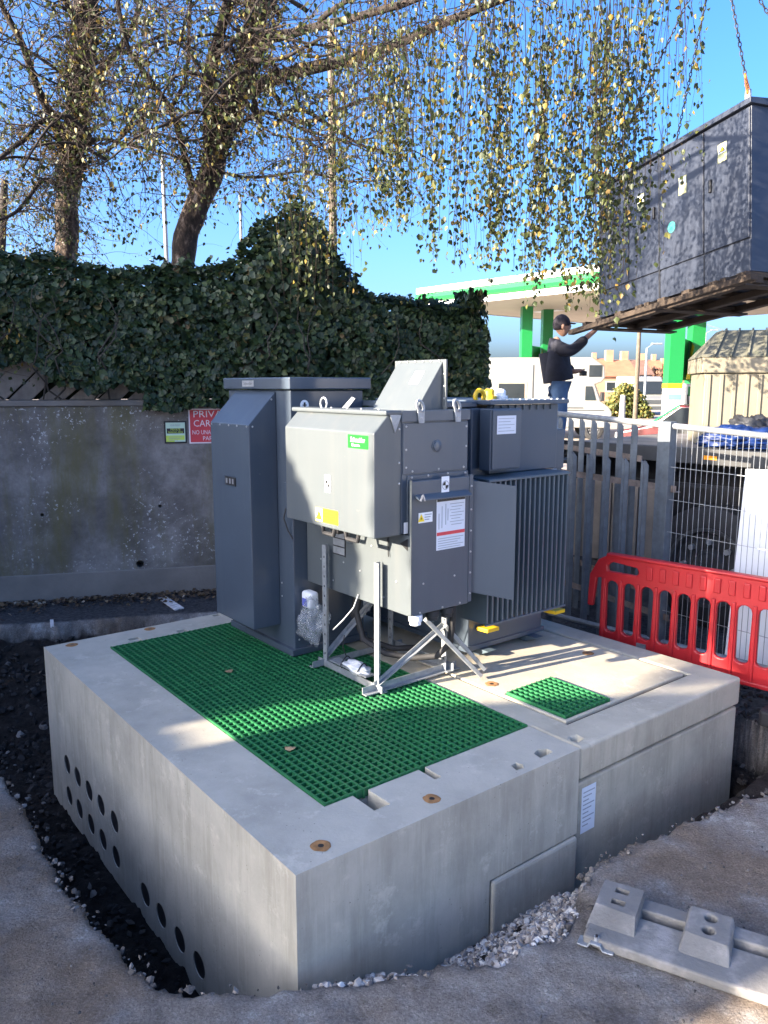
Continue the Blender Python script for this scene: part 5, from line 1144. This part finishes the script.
for (a, b) in ((.06,-.03),(.06,-DB+.03),(LBX-.06,-.03),(LBX-.06,-DB+.03)):
    MB(TX).box((a-.03,b-.012,HB-.06),(a+.03,b+.012,HB+.10)).build('lifting_lug', M['galv'], bx, bevel=.004)
# timber bearers strapped under the enclosure
pt = thing('timber_pallet', TX((1.13,-.45,-.15)), 'rough timber pallet strapped beneath the hanging enclosure', 'pallet')
WD = M['timber_d']
for b in (-.06,-.50,-.93): MB(TX).box((-.05,b-.045,-.095),(2.36,b+.045,-.030)).build('bearer', WD, pt, bevel=.006)
for i in range(7): MB(TX).box((.0+.36*i,-1.02,-.029),(.11+.36*i,.05,.016)).build('top_board', WD, pt, bevel=.003)
for i in range(3): MB(TX).box((-.02+1.1*i,-1.04,-.115),(.10+1.1*i,.07,-.097)).build('bottom_board', WD, pt, bevel=.003)
MB(TX).box((-.25,.16,-.13),(2.55,.24,-.075)).build('spreader_beam', WD, pt, bevel=.004)
for a in (.05,1.1,2.2): MB(TX).box((a,-1.0,-.072),(a+.07,.23,-.038)).build('spreader_cross', WD, pt, bevel=.003)
# chains to the crane hook
hook = at(720,-66,8.0)
M['chain'] = mat('chain_steel', (.05,.052,.058), .55, .6, var=.2); M['hookpaint'] = mat('orange_hook', (.62,.20,.04), .5, var=.15)
names = ('near right','far right','near left','far left')
for k, (a, b) in enumerate(((.06,-.03),(.06,-DB+.03),(LBX-.06,-.03),(LBX-.06,-DB+.03))):
    p = TX((a,b,HB+.09)); d = hook - p; n = int(d.length/.046); m = MB(); dn_ = d.normalized(); s1 = dn_.orthogonal().normalized(); s2 = dn_.cross(s1)
    for i in range(4, n):
        c = p + dn_*(i*.046); w = s1 if i % 2 else s2
        m.tube([c + dn_*(.030*math.cos(t)) + w*(.013*math.sin(t)) for t in [2*math.pi*j/8 for j in range(8)]], .0052, 4, closed=True)
    ch = thing('lifting_chain', p, f'steel lifting chain rising from the {names[k]} corner of the enclosure', 'chain', 'lifting chains')
    m.build('chain_links', M['chain'], ch)['kind'] = 'stuff'
    MB().tube([p - dn_*.02 + s1*.03, p + dn_*.06 + s1*.034, p + dn_*.12 + s1*.012, p + dn_*.17, p + dn_*.12 - s1*.012, p + dn_*.05 - s1*.034, p - dn_*.03 - s1*.015], .011, 7).build('chain_hook', M['hookpaint'], ch, smooth=True)
ck = thing('crane_hook_block', hook, 'crane hook block gathering the four lifting chains above the enclosure', 'crane hook')
MB().tube([hook + Vector((.07*math.cos(t),0,.07*math.sin(t)+.05)) for t in [math.pi*(-1.3+1.8*i/12) for i in range(13)]], .022, 8).build('hook', M['hookpaint'], ck, smooth=True)
MB().box((hook.x-.12,hook.y-.08,hook.z+.12),(hook.x+.12,hook.y+.08,hook.z+.5)).build('block', M['hookpaint'], ck, bevel=.03)
MB().cyl(hook+Vector((0,0,.5)), hook+Vector((0,0,4.5)), .012, 6).build('hoist_rope', M['chain'], ck)
# ------------------------------------------------------------------ the worker on the lorry
def skin(name, joints, edges, m, parent, root=0, sub=1):
    me = bpy.data.meshes.new(name); off = world_loc(parent)
    me.from_pydata([tuple(Vector(p) - off) for p, r in joints], edges, []); o = link(name, me, None, parent)
    md = o.modifiers.new('skin','SKIN'); md.use_smooth_shade = True
    sv = me.skin_vertices[0].data if me.skin_vertices else None
    if sv is None:
        bm = bmesh.new(); bm.from_mesh(me); bm.verts.layers.skin.verify(); bm.to_mesh(me); bm.free(); sv = me.skin_vertices[0].data
    for i, (p, r) in enumerate(joints):
        sv[i].radius = (r, r) if not hasattr(r, '__len__') else r
        sv[i].use_root = (i == root)
    s = o.modifiers.new('sub','SUBSURF'); s.levels = sub; s.render_levels = sub
    bake(o); o.data.materials.clear(); o.data.materials.append(m)
    o.data.polygons.foreach_set('use_smooth', [True]*len(o.data.polygons)); return o
MY = 9.75
def mp(x, y, dy=0): return at(x, y, MY + dy)
base = mp(560,380)
wp = thing('work_platform', (base.x, base.y, 0), 'low steel work platform behind the lorry under the person', 'platform')
MB().box((base.x-.7,base.y-.5,.99),(base.x+.9,base.y+.5,1.035)).build('deck', M['bedrail'], wp)
for sx in (-.65,.85):
    for sy in (-.45,.45): MB().box((base.x+sx-.03,base.y+sy-.03,-.05),(base.x+sx+.03,base.y+sy+.03,.99)).build('leg', M['galv_old'], wp)
mn = thing('person', (base.x, base.y, 1.04), 'person in dark jacket and blue jeans standing behind the fence steadying the load', 'person')
M['skin'] = mat('skin', (.42,.24,.17), .6, var=.06); M['jacket'] = mat('navy_jacket', (.014,.015,.026), .85, var=.3, scale=14, bump=.5, bscale=22); M['denim'] = mat('blue_denim', (.075,.135,.24), .9, var=.2, scale=10, bump=.3); M['cap'] = mat('dark_cap', (.018,.014,.022), .85, var=.2); M['boot'] = mat('boot_leather', (.04,.03,.022), .7)
hipz = 1.04 + .90
def H_(x, z, dy=0): return Vector((x, base.y + dy, z))
cx = base.x
J = [(H_(cx-.02,hipz,0),.10),(mp(556,366,0),.09),(mp(554,352,0),.09),(mp(556,341,0),.055),(mp(559,337,0),.052),
     (mp(555,346,-.17),.042),(mp(571,352,-.22),.045),(mp(586,338,-.16),.038),(mp(594,331,-.13),.030),
     (mp(556,347,.17),.042),(mp(561,364,.22),.045),(mp(573,372,.12),.036),(mp(580,370,.08),.03),
     (H_(cx-.02,hipz-.05,-.10),.085),(H_(cx+.0,1.04+.48,-.12),.06),(H_(cx-.03,1.12,-.13),.042),(H_(cx+.09,1.075,-.14),.035),
     (H_(cx-.02,hipz-.05,.10),.085),(H_(cx+.03,1.04+.48,.13),.06),(H_(cx+.0,1.12,.14),.042),(H_(cx+.12,1.075,.15),.035)]
E_ = [(0,1),(1,2),(2,3),(3,4),(2,5),(5,6),(6,7),(7,8),(2,9),(9,10),(10,11),(11,12),(0,13),(13,14),(14,15),(15,16),(0,17),(17,18),(18,19),(19,20)]
n0 = len(J)
for k, (hx, hy, hz_) in enumerate(((594,331,-.13),)):      # the raised hand, five fingers against the pallet edge
    w0 = mp(hx,hy,hz_)
    for f, (dx, dz, dy) in enumerate(((.075,.045,-.035),(.085,.055,-.012),(.085,.055,.012),(.075,.045,.034),(.03,.06,-.05))):
        J.append((w0 + Vector((dx*.55, dy, dz*.45)), .0105)); J.append((w0 + Vector((dx, dy*1.1, dz)), .009)); E_ += [(8,len(J)-2),(len(J)-2,len(J)-1)]
w0 = mp(580,370,.08)
for f in range(5):
    J.append((w0 + Vector((.045, -.03+.016*f, -.012)), .010)); J.append((w0 + Vector((.062, -.03+.016*f, -.05)), .009)); E_ += [(12,len(J)-2),(len(J)-2,len(J)-1)]
body = skin('body', J, E_, M['skin'], mn)
# head shaped from a ball: skull, jaw, nose
hc = mp(562,326,0); hm_ = MB(); hm_.ball((0,0,0),(1,1,1),18,12); vs = []
for p in hm_.v:
    v = Vector(p); x, y, z = v.x*.100, v.y*.078, v.z*.125
    if v.z < 0: x = x*(1+.25*v.z) + .018*(-v.z); y *= (1+.3*v.z)
    if v.x > .8 and -.35 < v.z < .2: x += .022*(1-abs(v.z+.1)/.3 if abs(v.z+.1) < .3 else 0)
    vs.append((hc.x+x, hc.y+y, hc.z+z))
hm_.v = vs; hd_ = hm_.build('head', M['skin'], mn, smooth=True)
for s in (-1,1):
    MB().ball(hc+Vector((.088,s*.030,.012)),(.012,.014,.010),8,6).build('eye', M['black'], hd_); MB().ball(hc+Vector((-.005,s*.078,-.01)),(.022,.012,.034),8,6).build('ear', M['skin'], hd_, smooth=True)
MB().ball(hc+Vector((.082,0,-.066)),(.012,.026,.006),8,6).build('mouth', M['red_print'], hd_)
hcap = MB(); hcap.ball((0,0,0),(1,1,1),18,12); vs = []
for p in hcap.v:
    v = Vector(p); z = max(v.z, -.15 if v.x > 0 else -.55); vs.append((hc.x-.006+v.x*.108, hc.y+v.y*.086, hc.z+.018+z*.122))
hcap.v = vs; cp = hcap.build('cap', M['cap'], mn, smooth=True)
MB().hexa([hc+Vector((.07,-.06,.03)),hc+Vector((.16,-.045,.02)),hc+Vector((.16,.045,.02)),hc+Vector((.07,.06,.03)),hc+Vector((.07,-.06,.042)),hc+Vector((.16,-.045,.03)),hc+Vector((.16,.045,.03)),hc+Vector((.07,.06,.042))]).build('cap_peak', M['cap'], cp, bevel=.004)
JJ = [(H_(cx-.02,hipz-.0,0),(.160,.20)),(mp(556,366,0),(.165,.20)),(mp(554,353,0),(.175,.22)),(mp(557,339.5,0),.10),
      (mp(554.5,346,-.20),.092),(mp(571,352,-.23),.080),(mp(587,337.5,-.16),.062),(mp(555.5,347,.20),.092),(mp(561,364,.24),.080),(mp(573,372,.125),.062)]
skin('jacket', JJ, [(0,1),(1,2),(2,3),(2,4),(4,5),(5,6),(2,7),(7,8),(8,9)], M['jacket'], mn, 1, 2)
skin('jeans', [(H_(cx-.02,hipz+.02,0),(.120,.15)),(H_(cx-.02,hipz-.10,-.095),.108),(H_(cx+.0,1.04+.48,-.12),.082),(H_(cx-.03,1.13,-.13),.068),(H_(cx-.02,hipz-.10,.095),.108),(H_(cx+.03,1.04+.48,.13),.082),(H_(cx+.0,1.13,.14),.068)], [(0,1),(1,2),(2,3),(0,4),(4,5),(5,6)], M['denim'], mn, 0, 2)
for (xx, dy) in ((cx-.03,-.13),(cx+.0,.14)):
    MB().hexa([Vector((xx-.06,base.y+dy-.05,1.04)),Vector((xx+.22,base.y+dy-.045,1.04)),Vector((xx+.22,base.y+dy+.045,1.04)),Vector((xx-.06,base.y+dy+.05,1.04)),Vector((xx-.05,base.y+dy-.045,1.18)),Vector((xx+.06,base.y+dy-.04,1.18)),Vector((xx+.06,base.y+dy+.04,1.18)),Vector((xx-.05,base.y+dy+.045,1.18))]).build('boot', M['boot'], mn, bevel=.02, seg=3)
w0 = mp(582,371,.08); rc = thing('crane_remote', w0, 'small black remote control held in the lowered hand of the person', 'remote')
MB().box((w0.x-.02,w0.y-.06,w0.z-.06),(w0.x+.05,w0.y+.06,w0.z+.0)).build('remote_body', M['black'], rc, bevel=.01); MB().cyl((w0.x+.02,w0.y-.02,w0.z),(w0.x+.02,w0.y-.02,w0.z+.03),.008,8).build('joystick', M['black'], rc)

# ------------------------------------------------------------------ petrol station canopy
cn = thing('forecourt_canopy', (8,32,0), 'white and green petrol station canopy on green columns', 'canopy')
f0, f1 = at(418,313,31.5), at(640,284.5,24.2); f0.z = f1.z = 4.85
CB = math.degrees(math.atan2(f1.x-f0.x, f1.y-f0.y)); clen = Vector((f1.x-f0.x, f1.y-f0.y)).length
TN = frame(f0, CB)     # a towards the camera's right, b away
M['cgreen'] = mat('canopy_green', (.008,.17,.04), .35, var=.04, scale=1); M['cgreen_d'] = mat('column_green', (.01,.17,.045), .4, var=.05, scale=1); M['cwhite'] = mat('canopy_white', (.48,.48,.47), .45, var=.03, scale=1); M['soffit'] = mat('canopy_soffit', (.50,.44,.36), .7, var=.05, scale=1)
AL, BL = clen + 9, 13
MB(TN).box((0,.05,0),(AL,BL,.06)).build('soffit', M['soffit'], cn); MB(TN).box((.1,.1,.06),(AL-.1,BL-.1,.60)).build('roof', M['cwhite'], cn)
MB(TN).box((-.06,-.06,-.03),(AL,.0,.18)).build('fascia_lower', M['cwhite'], cn, bevel=.01)
MB(TN).prism([(-.02,.18),(-.10,.24),(-.14,.34),(-.10,.46),(-.02,.52)],0,-.06,AL).build('fascia_green', M['cgreen'], cn)
MB(TN).box((-.06,-.05,.52),(AL,.0,.74)).build('fascia_upper', M['cwhite'], cn, bevel=.01)
MB(TN).box((-.06,.0,-.03),(0,BL,.74)).build('fascia_end', M['cwhite'], cn)
for i in range(5): MB(TN).box((2+3.2*i,4.5,-.02),(3.2+3.2*i,5.0,-.001)).build('soffit_light', M['white'], cn)
def column(px, Y, w=.42):
    p = at(px, 340, Y); MB().box((p.x-w/2,p.y-.25,1.95),(p.x+w/2,p.y+.25,4.85)).build('column', M['cgreen'], cn); MB().box((p.x-w/2-.01,p.y-.26,1.80),(p.x+w/2+.01,p.y+.26,1.95)).build('column_band', M['yellow_print'], cn); MB().box((p.x-w/2,p.y-.25,0),(p.x+w/2,p.y+.25,1.80)).build('column_base', M['cwhite'], cn)
    return p
c1 = column(526,31.0,.40); c2 = column(546.5,32.2,.40); c3 = column(675,25.0,.44); c4 = column(696,26.4,.42)
def sign_between(a, b, z0, z1):
    MB().hexa([Vector((a.x+.22,a.y,z0)),Vector((b.x-.22,b.y,z0)),Vector((b.x-.22,b.y+.06,z0)),Vector((a.x+.22,a.y+.06,z0)),Vector((a.x+.22,a.y,z1)),Vector((b.x-.22,b.y,z1)),Vector((b.x-.22,b.y+.06,z1)),Vector((a.x+.22,a.y+.06,z1))]).build('panel_sign', M['cgreen_d'], cn)
    m_ = a.lerp(b,.62); MB().add([(m_.x-.12,a.lerp(b,.62).y-.30,z0+.03),(b.x-.23,b.y-.30,z0+.03),(b.x-.23,b.y-.30,z1-.1),(m_.x+.1,a.lerp(b,.62).y-.30,z1-.25)],[(0,1,2,3)]).build('panel_mark', M['yellow_print'], cn)
sign_between(c1, c2, 2.05, 3.4); sign_between(c3, c4, 2.05, 3.35)
# column lettering blocks and fuel pump
MB().box((c3.x-.20,c3.y-.265,1.45),(c3.x+.20,c3.y-.252,1.62)).build('price_strip', mat('blue_strip', (.12,.40,.62), .5), cn); MB().box((c3.x-.12,c3.y-.265,.62),(c3.x+.10,c3.y-.252,.95)).build('notice', M['greyink'], cn)
pm = thing('fuel_pump', (c4.x,c4.y-.3,0), 'white fuel pump standing under the canopy beside the green columns', 'fuel pump')
MB().box((c4.x-.55,c4.y-.9,.0),(c4.x+.35,c4.y-.35,1.95)).build('cabinet', M['cwhite'], pm, bevel=.03); MB().box((c4.x-.42,c4.y-.915,1.0),(c4.x-.02,c4.y-.9,1.35)).build('display', M['black'], pm); MB().box((c4.x-.5,c4.y-.915,1.55),(c4.x+.3,c4.y-.9,1.85)).build('header', M['cgreen'], pm)
for s in (-.52,.2): MB().tube([(c4.x+s,c4.y-.93,1.6),(c4.x+s+.05,c4.y-1.0,1.0),(c4.x+s,c4.y-.98,.5),(c4.x+s-.05,c4.y-.93,1.2)],.025,6).build('hose', M['rubber'], pm)

# ------------------------------------------------------------------ vehicles in the background
M['glass'] = mat('dark_glass', (.02,.025,.03), .08, var=.1); M['vwhite'] = mat('van_white', (.22,.22,.21), .35, var=.04, scale=1); M['vgrey'] = mat('grille_grey', (.06,.065,.07), .4)
def car_wheels(par, T, aa, bb, r):
    for a in aa:
        for b in bb: wheel(par, T, a, b, r, r, .2)
mhp = at(612,420,27.5); TM = frame((mhp.x, mhp.y, 0), 277)      # a runs from nose backwards (to the left), b towards the camera is negative
TMh = lambda p: Vector((mhp.x - p[0]*.985 + p[1]*.10, mhp.y + p[0]*.12 + p[1], p[2]))
mh = thing('motorhome', (mhp.x-3,mhp.y,0), 'white motorhome with overcab window parked on the forecourt', 'motorhome')
MB(TMh).prism([(.05,.42),(.0,.95),(.12,1.15),(.40,1.35),(.62,1.92),(.40,2.0),(.28,2.15),(.32,2.55),(.75,2.85),(6.6,2.85),(6.75,2.6),(6.7,.45)],1,0,2.2).build('body', M['vwhite'], mh, bevel=.05, seg=2)
def mwin(a0,a1,z0,z1,nm='window',mt='glass'): return MB(TMh).box((a0,-.02,z0),(a1,-.003,z1)).build(nm, M[mt], mh)
MB(TMh).prism([(.58,1.38),(.95,1.38),(.95,1.86),(.72,1.86)],1,-.02,-.003).build('cab_window', M['glass'], mh)
MB(TMh).prism([(.38,1.37),(.60,1.92),(.63,1.91),(.42,1.36)],1,.1,2.1).build('windscreen', M['glass'], mh)
mwin(.42,.85,2.18,2.58); w_ = mwin(3.05,3.95,1.40,1.95); MB(TMh).box((2.97,-.014,1.33),(4.03,-.004,2.02)).build('window_frame', M['tanboard'], mh)
mwin(2.1,2.13,.45,2.6,'door_line','vgrey'); mwin(2.75,2.78,.45,2.6,'door_line','vgrey'); mwin(.3,6.6,1.02,1.05,'stripe','vgrey'); mwin(1.0,3.6,1.10,1.14,'stripe','vgrey')
MB(TMh).box((.32,-.20,1.35),(.45,-.02,1.66)).build('mirror', M['black'], mh, bevel=.02)
car_wheels(mh, TMh, (.62,5.2), (.12,2.08), .36)
vp_ = at(655,418,50); TVn = lambda p: Vector((vp_.x + p[0], vp_.y + p[1], p[2]))
vn = thing('white_van', (vp_.x,vp_.y,0), 'white van facing the camera beyond the hedge near the columns', 'van')
MB(TVn).prism([(0,.35),(0,1.0),(.9,1.25),(1.7,2.15),(2.0,2.45),(5.5,2.5),(5.5,.35)],0,-1.0,1.0).build('body', M['vwhite'], vn, bevel=.12, seg=3)
MB(TVn).prism([(.93,1.33),(1.66,2.12),(1.62,2.14),(.88,1.34)],0,-.85,.85).build('windscreen', M['glass'], vn); MB(TVn).box((-.72,-.02,.72),(.72,.02,.98)).build('grille', M['vgrey'], vn); MB(TVn).box((-.95,-.03,.35),(.95,.02,.58)).build('bumper', M['vgrey'], vn)
for s in (-1,1): MB(TVn).box((s*.86-.11,-.02,.80),(s*.86+.11,.05,1.02)).build('headlight', M['white'], vn, bevel=.03); MB(TVn).box((s*1.12-.09,.75,1.25),(s*1.12+.09,.85,1.6)).build('mirror', M['vgrey'], vn)
car_wheels(vn, lambda p: TVn((p[1],p[0],p[2])), (.9,4.4), (-.85,.85), .34)
cp_ = at(708,430,19.5); TCr = lambda p: Vector((cp_.x + p[0]*.80 + p[1]*.55, cp_.y - p[0]*.55 + p[1]*.80, p[2]))
cr = thing('parked_car', (cp_.x,cp_.y,0), 'dark maroon car with green reflection painted on its windscreen behind the cream kiosk', 'car')
M['maroon'] = mat('maroon_paint', (.10,.015,.018), .25, var=.05); M['gglass'] = mat('glass_green_reflection', (.03,.16,.09), .08, var=.1)  # green reflection on the windscreen is put into the glass colour
MB(TCr).prism([(-2.0,.3),(-2.1,.75),(-1.2,.95),(-.5,1.42),(1.0,1.45),(1.7,1.0),(2.1,.9),(2.1,.3)],1,-.85,.85).build('body', M['maroon'], cr, bevel=.08, seg=3)
MB(TCr).prism([(-1.17,.99),(-.54,1.40),(-.57,1.43),(-1.22,1.01)],1,-.72,.72).build('windscreen', M['gglass'], cr); MB(TCr).prism([(-1.0,.98),(-.5,1.36),(.9,1.38),(1.4,1.0)],1,-.87,-.852).build('side_window', M['glass'], cr)
MB(TCr).box((-2.12,-.8,.55),(-2.05,-.5,.72)).build('headlight', M['white'], cr, bevel=.02); MB(TCr).box((-2.12,.5,.55),(-2.05,.8,.72)).build('headlight', M['white'], cr, bevel=.02)
car_wheels(cr, TCr, (-1.3,1.35), (-.78,.78), .31)
# a low blue car glimpsed further right is hidden by the kiosk; lamp posts, poles
def lamp(x, y0, Y, arm, label):
    p = at(x, y0, Y); o = thing('street_lamp', (p.x,p.y,0), label, 'street lamp', 'street lamps')
    MB().tube([(p.x,p.y,0),(p.x,p.y,p.z)], [.09,.06], 8).build('post', M['galv'], o); MB().bar((p.x,p.y,p.z),(p.x+arm,p.y,p.z+.25),.05,.05).build('arm', M['galv'], o); MB().box((p.x+arm-.1,p.y-.12,p.z+.2),(p.x+arm+.55,p.y+.12,p.z+.3)).build('lamp_head', M['galv'], o, bevel=.03)
lamp(647,348,48,.35,'grey street lamp beside the white van'); lamp(706,333,70,.5,'distant street lamp above the cream kiosk roof')
pole('telegraph_pole', 640, 318, 44, .13, M['polewood'], 'distant wooden pole left of the white van', 'pole')
pole('marker_post', 623, 395, 40, .16, M['cwhite'], 'plain white post standing before the roadside hedge', 'post')
for (xa, ya, xb, yb, Y) in ((690,318,790,345,45),(690,322,800,338,60)):
    a, b = at(xa,ya,Y), at(xb,yb,Y-4); MB().tube([a, a.lerp(b,.5)-PZ*.25, b], .012, 4).build('overhead_wire', M['black'])
for i, o in enumerate([o for o in COL.objects if o.name.startswith('overhead_wire')]): tag(o, ('upper overhead wire crossing the sky right of the columns' if i == 0 else 'lower overhead wire crossing the sky right of the columns'), 'wire', 'overhead wires')
# roadside hedge, tree mass, houses on the rise
def bush(name, x0, x1, y0, Y, n, stops, label, cat, dep=1.5, grp=None):
    a, b = at(x0,400,Y), at(x1,400,Y); h = at(x0,y0,Y).z; t = thing(name, ((a.x+b.x)/2, Y, 0), label, cat, grp); pos, nrm, sz = [], [], []
    for _ in range(n):
        f = random.random(); x = a.x + (b.x-a.x)*f; k = max(.15, (1-abs(2*f-1)**3) * (.8 + .3*noise.noise((x*.9,Y,0)))); z = random.random()**.6 * h * k
        pos.append((x + random.gauss(0,.1), Y + random.uniform(-dep,dep)*.5, z)); nrm.append((random.gauss(0,1),random.gauss(-.6,.7),random.gauss(.5,.7))); sz.append(random.uniform(.10,.24)*Y/45)
    leaves('foliage', t, leafmat(name + '_leaf', stops, .25, .6), pos, nrm, sz); MB().box((a.x*.8+b.x*.2,Y-.2,0),(a.x*.2+b.x*.8,Y+.2,h*.6)).build('dark_core', M['core'], t)
YG = [(0,(.05,.07,.02)),(.5,(.11,.13,.03)),(.85,(.24,.20,.05)),(1,(.32,.20,.06))]; RB = [(0,(.05,.03,.022)),(.5,(.12,.065,.04)),(1,(.22,.12,.07))]; DG = [(0,(.02,.03,.015)),(.6,(.05,.065,.03)),(1,(.12,.11,.05))]
bush('hedge', 604, 650, 381, 46, 2600, YG, 'yellow-green roadside hedge between motorhome and white van', 'hedge')
bush('bare_tree', 655, 672, 345, 75, 1200, RB, 'reddish bare tree rising above the white van', 'tree'); bush('bare_tree', 640, 664, 362, 110, 1400, RB, 'low reddish trees behind the wooden pole', 'tree')
bush('tree_belt', 480, 700, 374, 170, 4500, DG, 'distant dark tree belt along the horizon', 'trees', 6)
for o in COL.objects:
    if o.name.startswith('tree_belt'): o['kind'] = 'stuff'
M['rooftile'] = mat('red_roof_tile', (.36,.13,.07), .85, var=.2, scale=1); M['rooftile_b'] = mat('brown_roof_tile', (.16,.09,.065), .85, var=.2, scale=1); M['hbrick'] = mat('house_brick', (.30,.17,.11), .9, var=.15, scale=1); M['render_w'] = mat('house_render', (.34,.29,.24), .85, var=.06)
def house(x, Y, w, ze, zr, m, rm, label):
    p = at(x, 385, Y); o = thing('house', (p.x,Y,0), label, 'house', 'distant houses')
    MB().box((p.x-w/2,Y,0),(p.x+w/2,Y+7,ze)).build('wall', m, o)
    r = MB().prism([(Y-.4,ze-.1),(Y+7.4,ze-.1),(Y+3.5,zr)],0,p.x-w/2-.3,p.x+w/2+.3).build('roof', rm, o)
    MB().box((p.x+w*.2,Y+3.1,zr-.6),(p.x+w*.2+.8,Y+3.9,zr+1.1)).build('chimney', M['hbrick'], r)
    for s in (-.28,.1):
        f = MB().box((p.x+w*s,Y-.05,ze-1.7),(p.x+w*s+1.1,Y-.01,ze-.6)).build('window', M['cwhite'], o); MB().box((p.x+w*s+.1,Y-.07,ze-1.6),(p.x+w*s+1.0,Y-.052,ze-.7)).build('pane', M['glass'], f)
house(598,85,8,2.9,4.6,M['hbrick'],M['rooftile'],'orange-roofed house directly behind the motorhome nose'); house(613,95,9,3.2,4.9,M['render_w'],M['rooftile_b'],'brown-roofed house behind the hedge left of the pole')
house(632,120,10,3.4,5.6,M['hbrick'],M['rooftile'],'red-roofed house behind the white marker post'); house(655,130,10,3.0,5.2,M['hbrick'],M['rooftile'],'red-roofed house behind the white van roof'); house(585,150,10,4.6,6.9,M['render_w'],M['rooftile'],'furthest pale house with red roof above the motorhome')
house(642,160,14,4.9,7.0,M['hbrick'],M['rooftile_b'],'brown-roofed house low on the horizon by the lamp post')

# ------------------------------------------------------------------ unseen shade casters added beyond the left edge, outlines cut to the light
sa, ca = math.sin(SUN_AZ), math.cos(SUN_AZ)
def sunT(p): return Vector((p[0]*sa - p[1]*ca, p[0]*ca + p[1]*sa, p[2]))      # a along the light, w across it
M['brick'] = mat('brick_wall', (.30,.15,.10), .9, var=.25, scale=8, bump=.3, bscale=30)
bl = thing('shade_caster_block', sunT((-8,6.3,0)), 'unseen brick block added at left to shade the wall and ivy', 'building')  # added block, heights set so wall and ivy fall in shade
MB(sunT).box((-11.0,6.40,-.2),(-6.0,8.75,5.55)).build('wall', M['brick'], bl); MB(sunT).box((-10.6,4.32,-.2),(-6.0,6.395,4.55)).build('wing_wall', M['brick'], bl)
MB(sunT).prism([(6.3,5.55),(8.95,5.55),(8.6,5.95),(6.42,5.95)],0,-11.2,-5.8).build('roof', M['rooftile_b'], bl); MB(sunT).prism([(4.2,4.55),(6.39,4.55),(6.39,4.98),(4.5,4.98)],0,-10.8,-5.85).build('wing_roof', M['rooftile_b'], bl)
for (w, z) in ((5.3,1.2),(7.5,1.2),(7.5,3.7)):
    f = MB(sunT).box((-6.0,w-.5,z),(-5.96,w+.5,z+1.2)).build('window', M['cwhite'], bl); MB(sunT).box((-5.96,w-.42,z+.08),(-5.95,w+.42,z+1.12)).build('pane', M['glass'], f)
# added shade casters: leafy one at the block's corner, pitched one nearer the camera
eg = thing('shade_caster_shrub', sunT((-6.2,4.3,0)), 'unseen leafy shade caster shaped to the light edge on the hood', 'shrub')
pos, nrm, sz = [], [], []
def shrub_r(z):
    k = [(0,.55),(2.0,.66),(2.85,.64),(3.15,.36),(3.5,.48),(3.8,.24),(4.0,.06)]
    for (a_, r0), (b_, r1) in zip(k, k[1:]):
        if a_ <= z <= b_: return r0 + (r1-r0)*(z-a_)/(b_-a_)
    return .05
for _ in range(4200):
    t, z = random.uniform(0,2*math.pi), random.uniform(0,4.0); rr = shrub_r(z); k = random.uniform(.78,1.03)
    p = sunT((-6.6+rr*k*math.cos(t), 4.16+rr*k*math.sin(t), z)); pos.append(tuple(p)); nrm.append((random.gauss(0,1),random.gauss(0,1),random.gauss(0,1))); sz.append(random.uniform(.07,.13))
leaves('foliage', eg, M['ivy'], pos, nrm, sz); MB(sunT).lathe((-6.6,4.16,0),(0,0,1),[(z,shrub_r(z)*.82) for z in (0,1,2,2.85,3.15,3.5,3.8,3.95)],12).build('dark_core', M['core'], eg)
shd = thing('shade_caster_shed', sunT((-6.8,2.2,0)), 'unseen pitched block added to shade the yard and plinth front', 'shed')
MB(sunT).prism([(1.50,-.2),(3.18,-.2),(3.18,2.62),(2.62,3.16),(1.60,2.52),(1.50,2.40)],0,-8.0,-6.0).build('wall', M['timber'], shd)
MB(sunT).prism([(3.28,2.56),(3.28,2.66),(2.62,3.26),(1.48,2.545),(1.48,2.455),(2.62,3.17)],0,-8.1,-5.95).build('roof', M['rooftile_b'], shd)
MB(sunT).box((-6.0,2.0,0),(-5.97,2.8,1.9)).build('door', M['timber_d'], shd)
fe = thing('shade_caster_fence', sunT((-6.1,3.7,0)), 'unseen board screen added to shade the left face of the plinth', 'fence')  # added screen keeping the sun off the plinth's left face
for i in range(9): MB(sunT).box((-6.08-.018*(i % 2),3.17+.13*i,0),(-6.062-.018*(i % 2),3.33+.13*i,2.395+.012*math.sin(i*2))).build('board', M['timber'], fe)
MB(sunT).box((-6.15,3.17,.4),(-6.10,4.35,.5)).build('rail', M['timber_d'], fe); MB(sunT).box((-6.15,3.17,1.8),(-6.10,4.35,1.9)).build('rail', M['timber_d'], fe)
ot = thing('shade_caster_tree', sunT((-8.6,2.4,0)), 'unseen leaf crown added to shade the red barrier', 'tree')  # added crown keeping the sun off the red barrier
limb(ot, [sunT((-8.6,2.4,-.2)), sunT((-8.6,2.42,2.0)), sunT((-8.6,2.38,4.2)), sunT((-8.6,2.4,5.2))], .10, .03, M['limb'], 'trunk')
pos, nrm, sz = [], [], []
while len(pos) < 8500:
    w, z, a_ = random.uniform(1.35,3.27), random.uniform(4.14,5.9), random.uniform(-9.5,-7.7)      # crown base set by the light reaching the plinth corner
    if ((w-2.30)/.97)**8 + ((a_+8.6)/.9)**2 + (max(0,z-4.6)/1.25)**2 > 1: continue
    pos.append(tuple(sunT((a_, w, z)))); nrm.append((random.gauss(0,1),random.gauss(0,1),random.gauss(0,1))); sz.append(random.uniform(.08,.15))
leaves('crown', ot, M['ivy'], pos, nrm, sz)
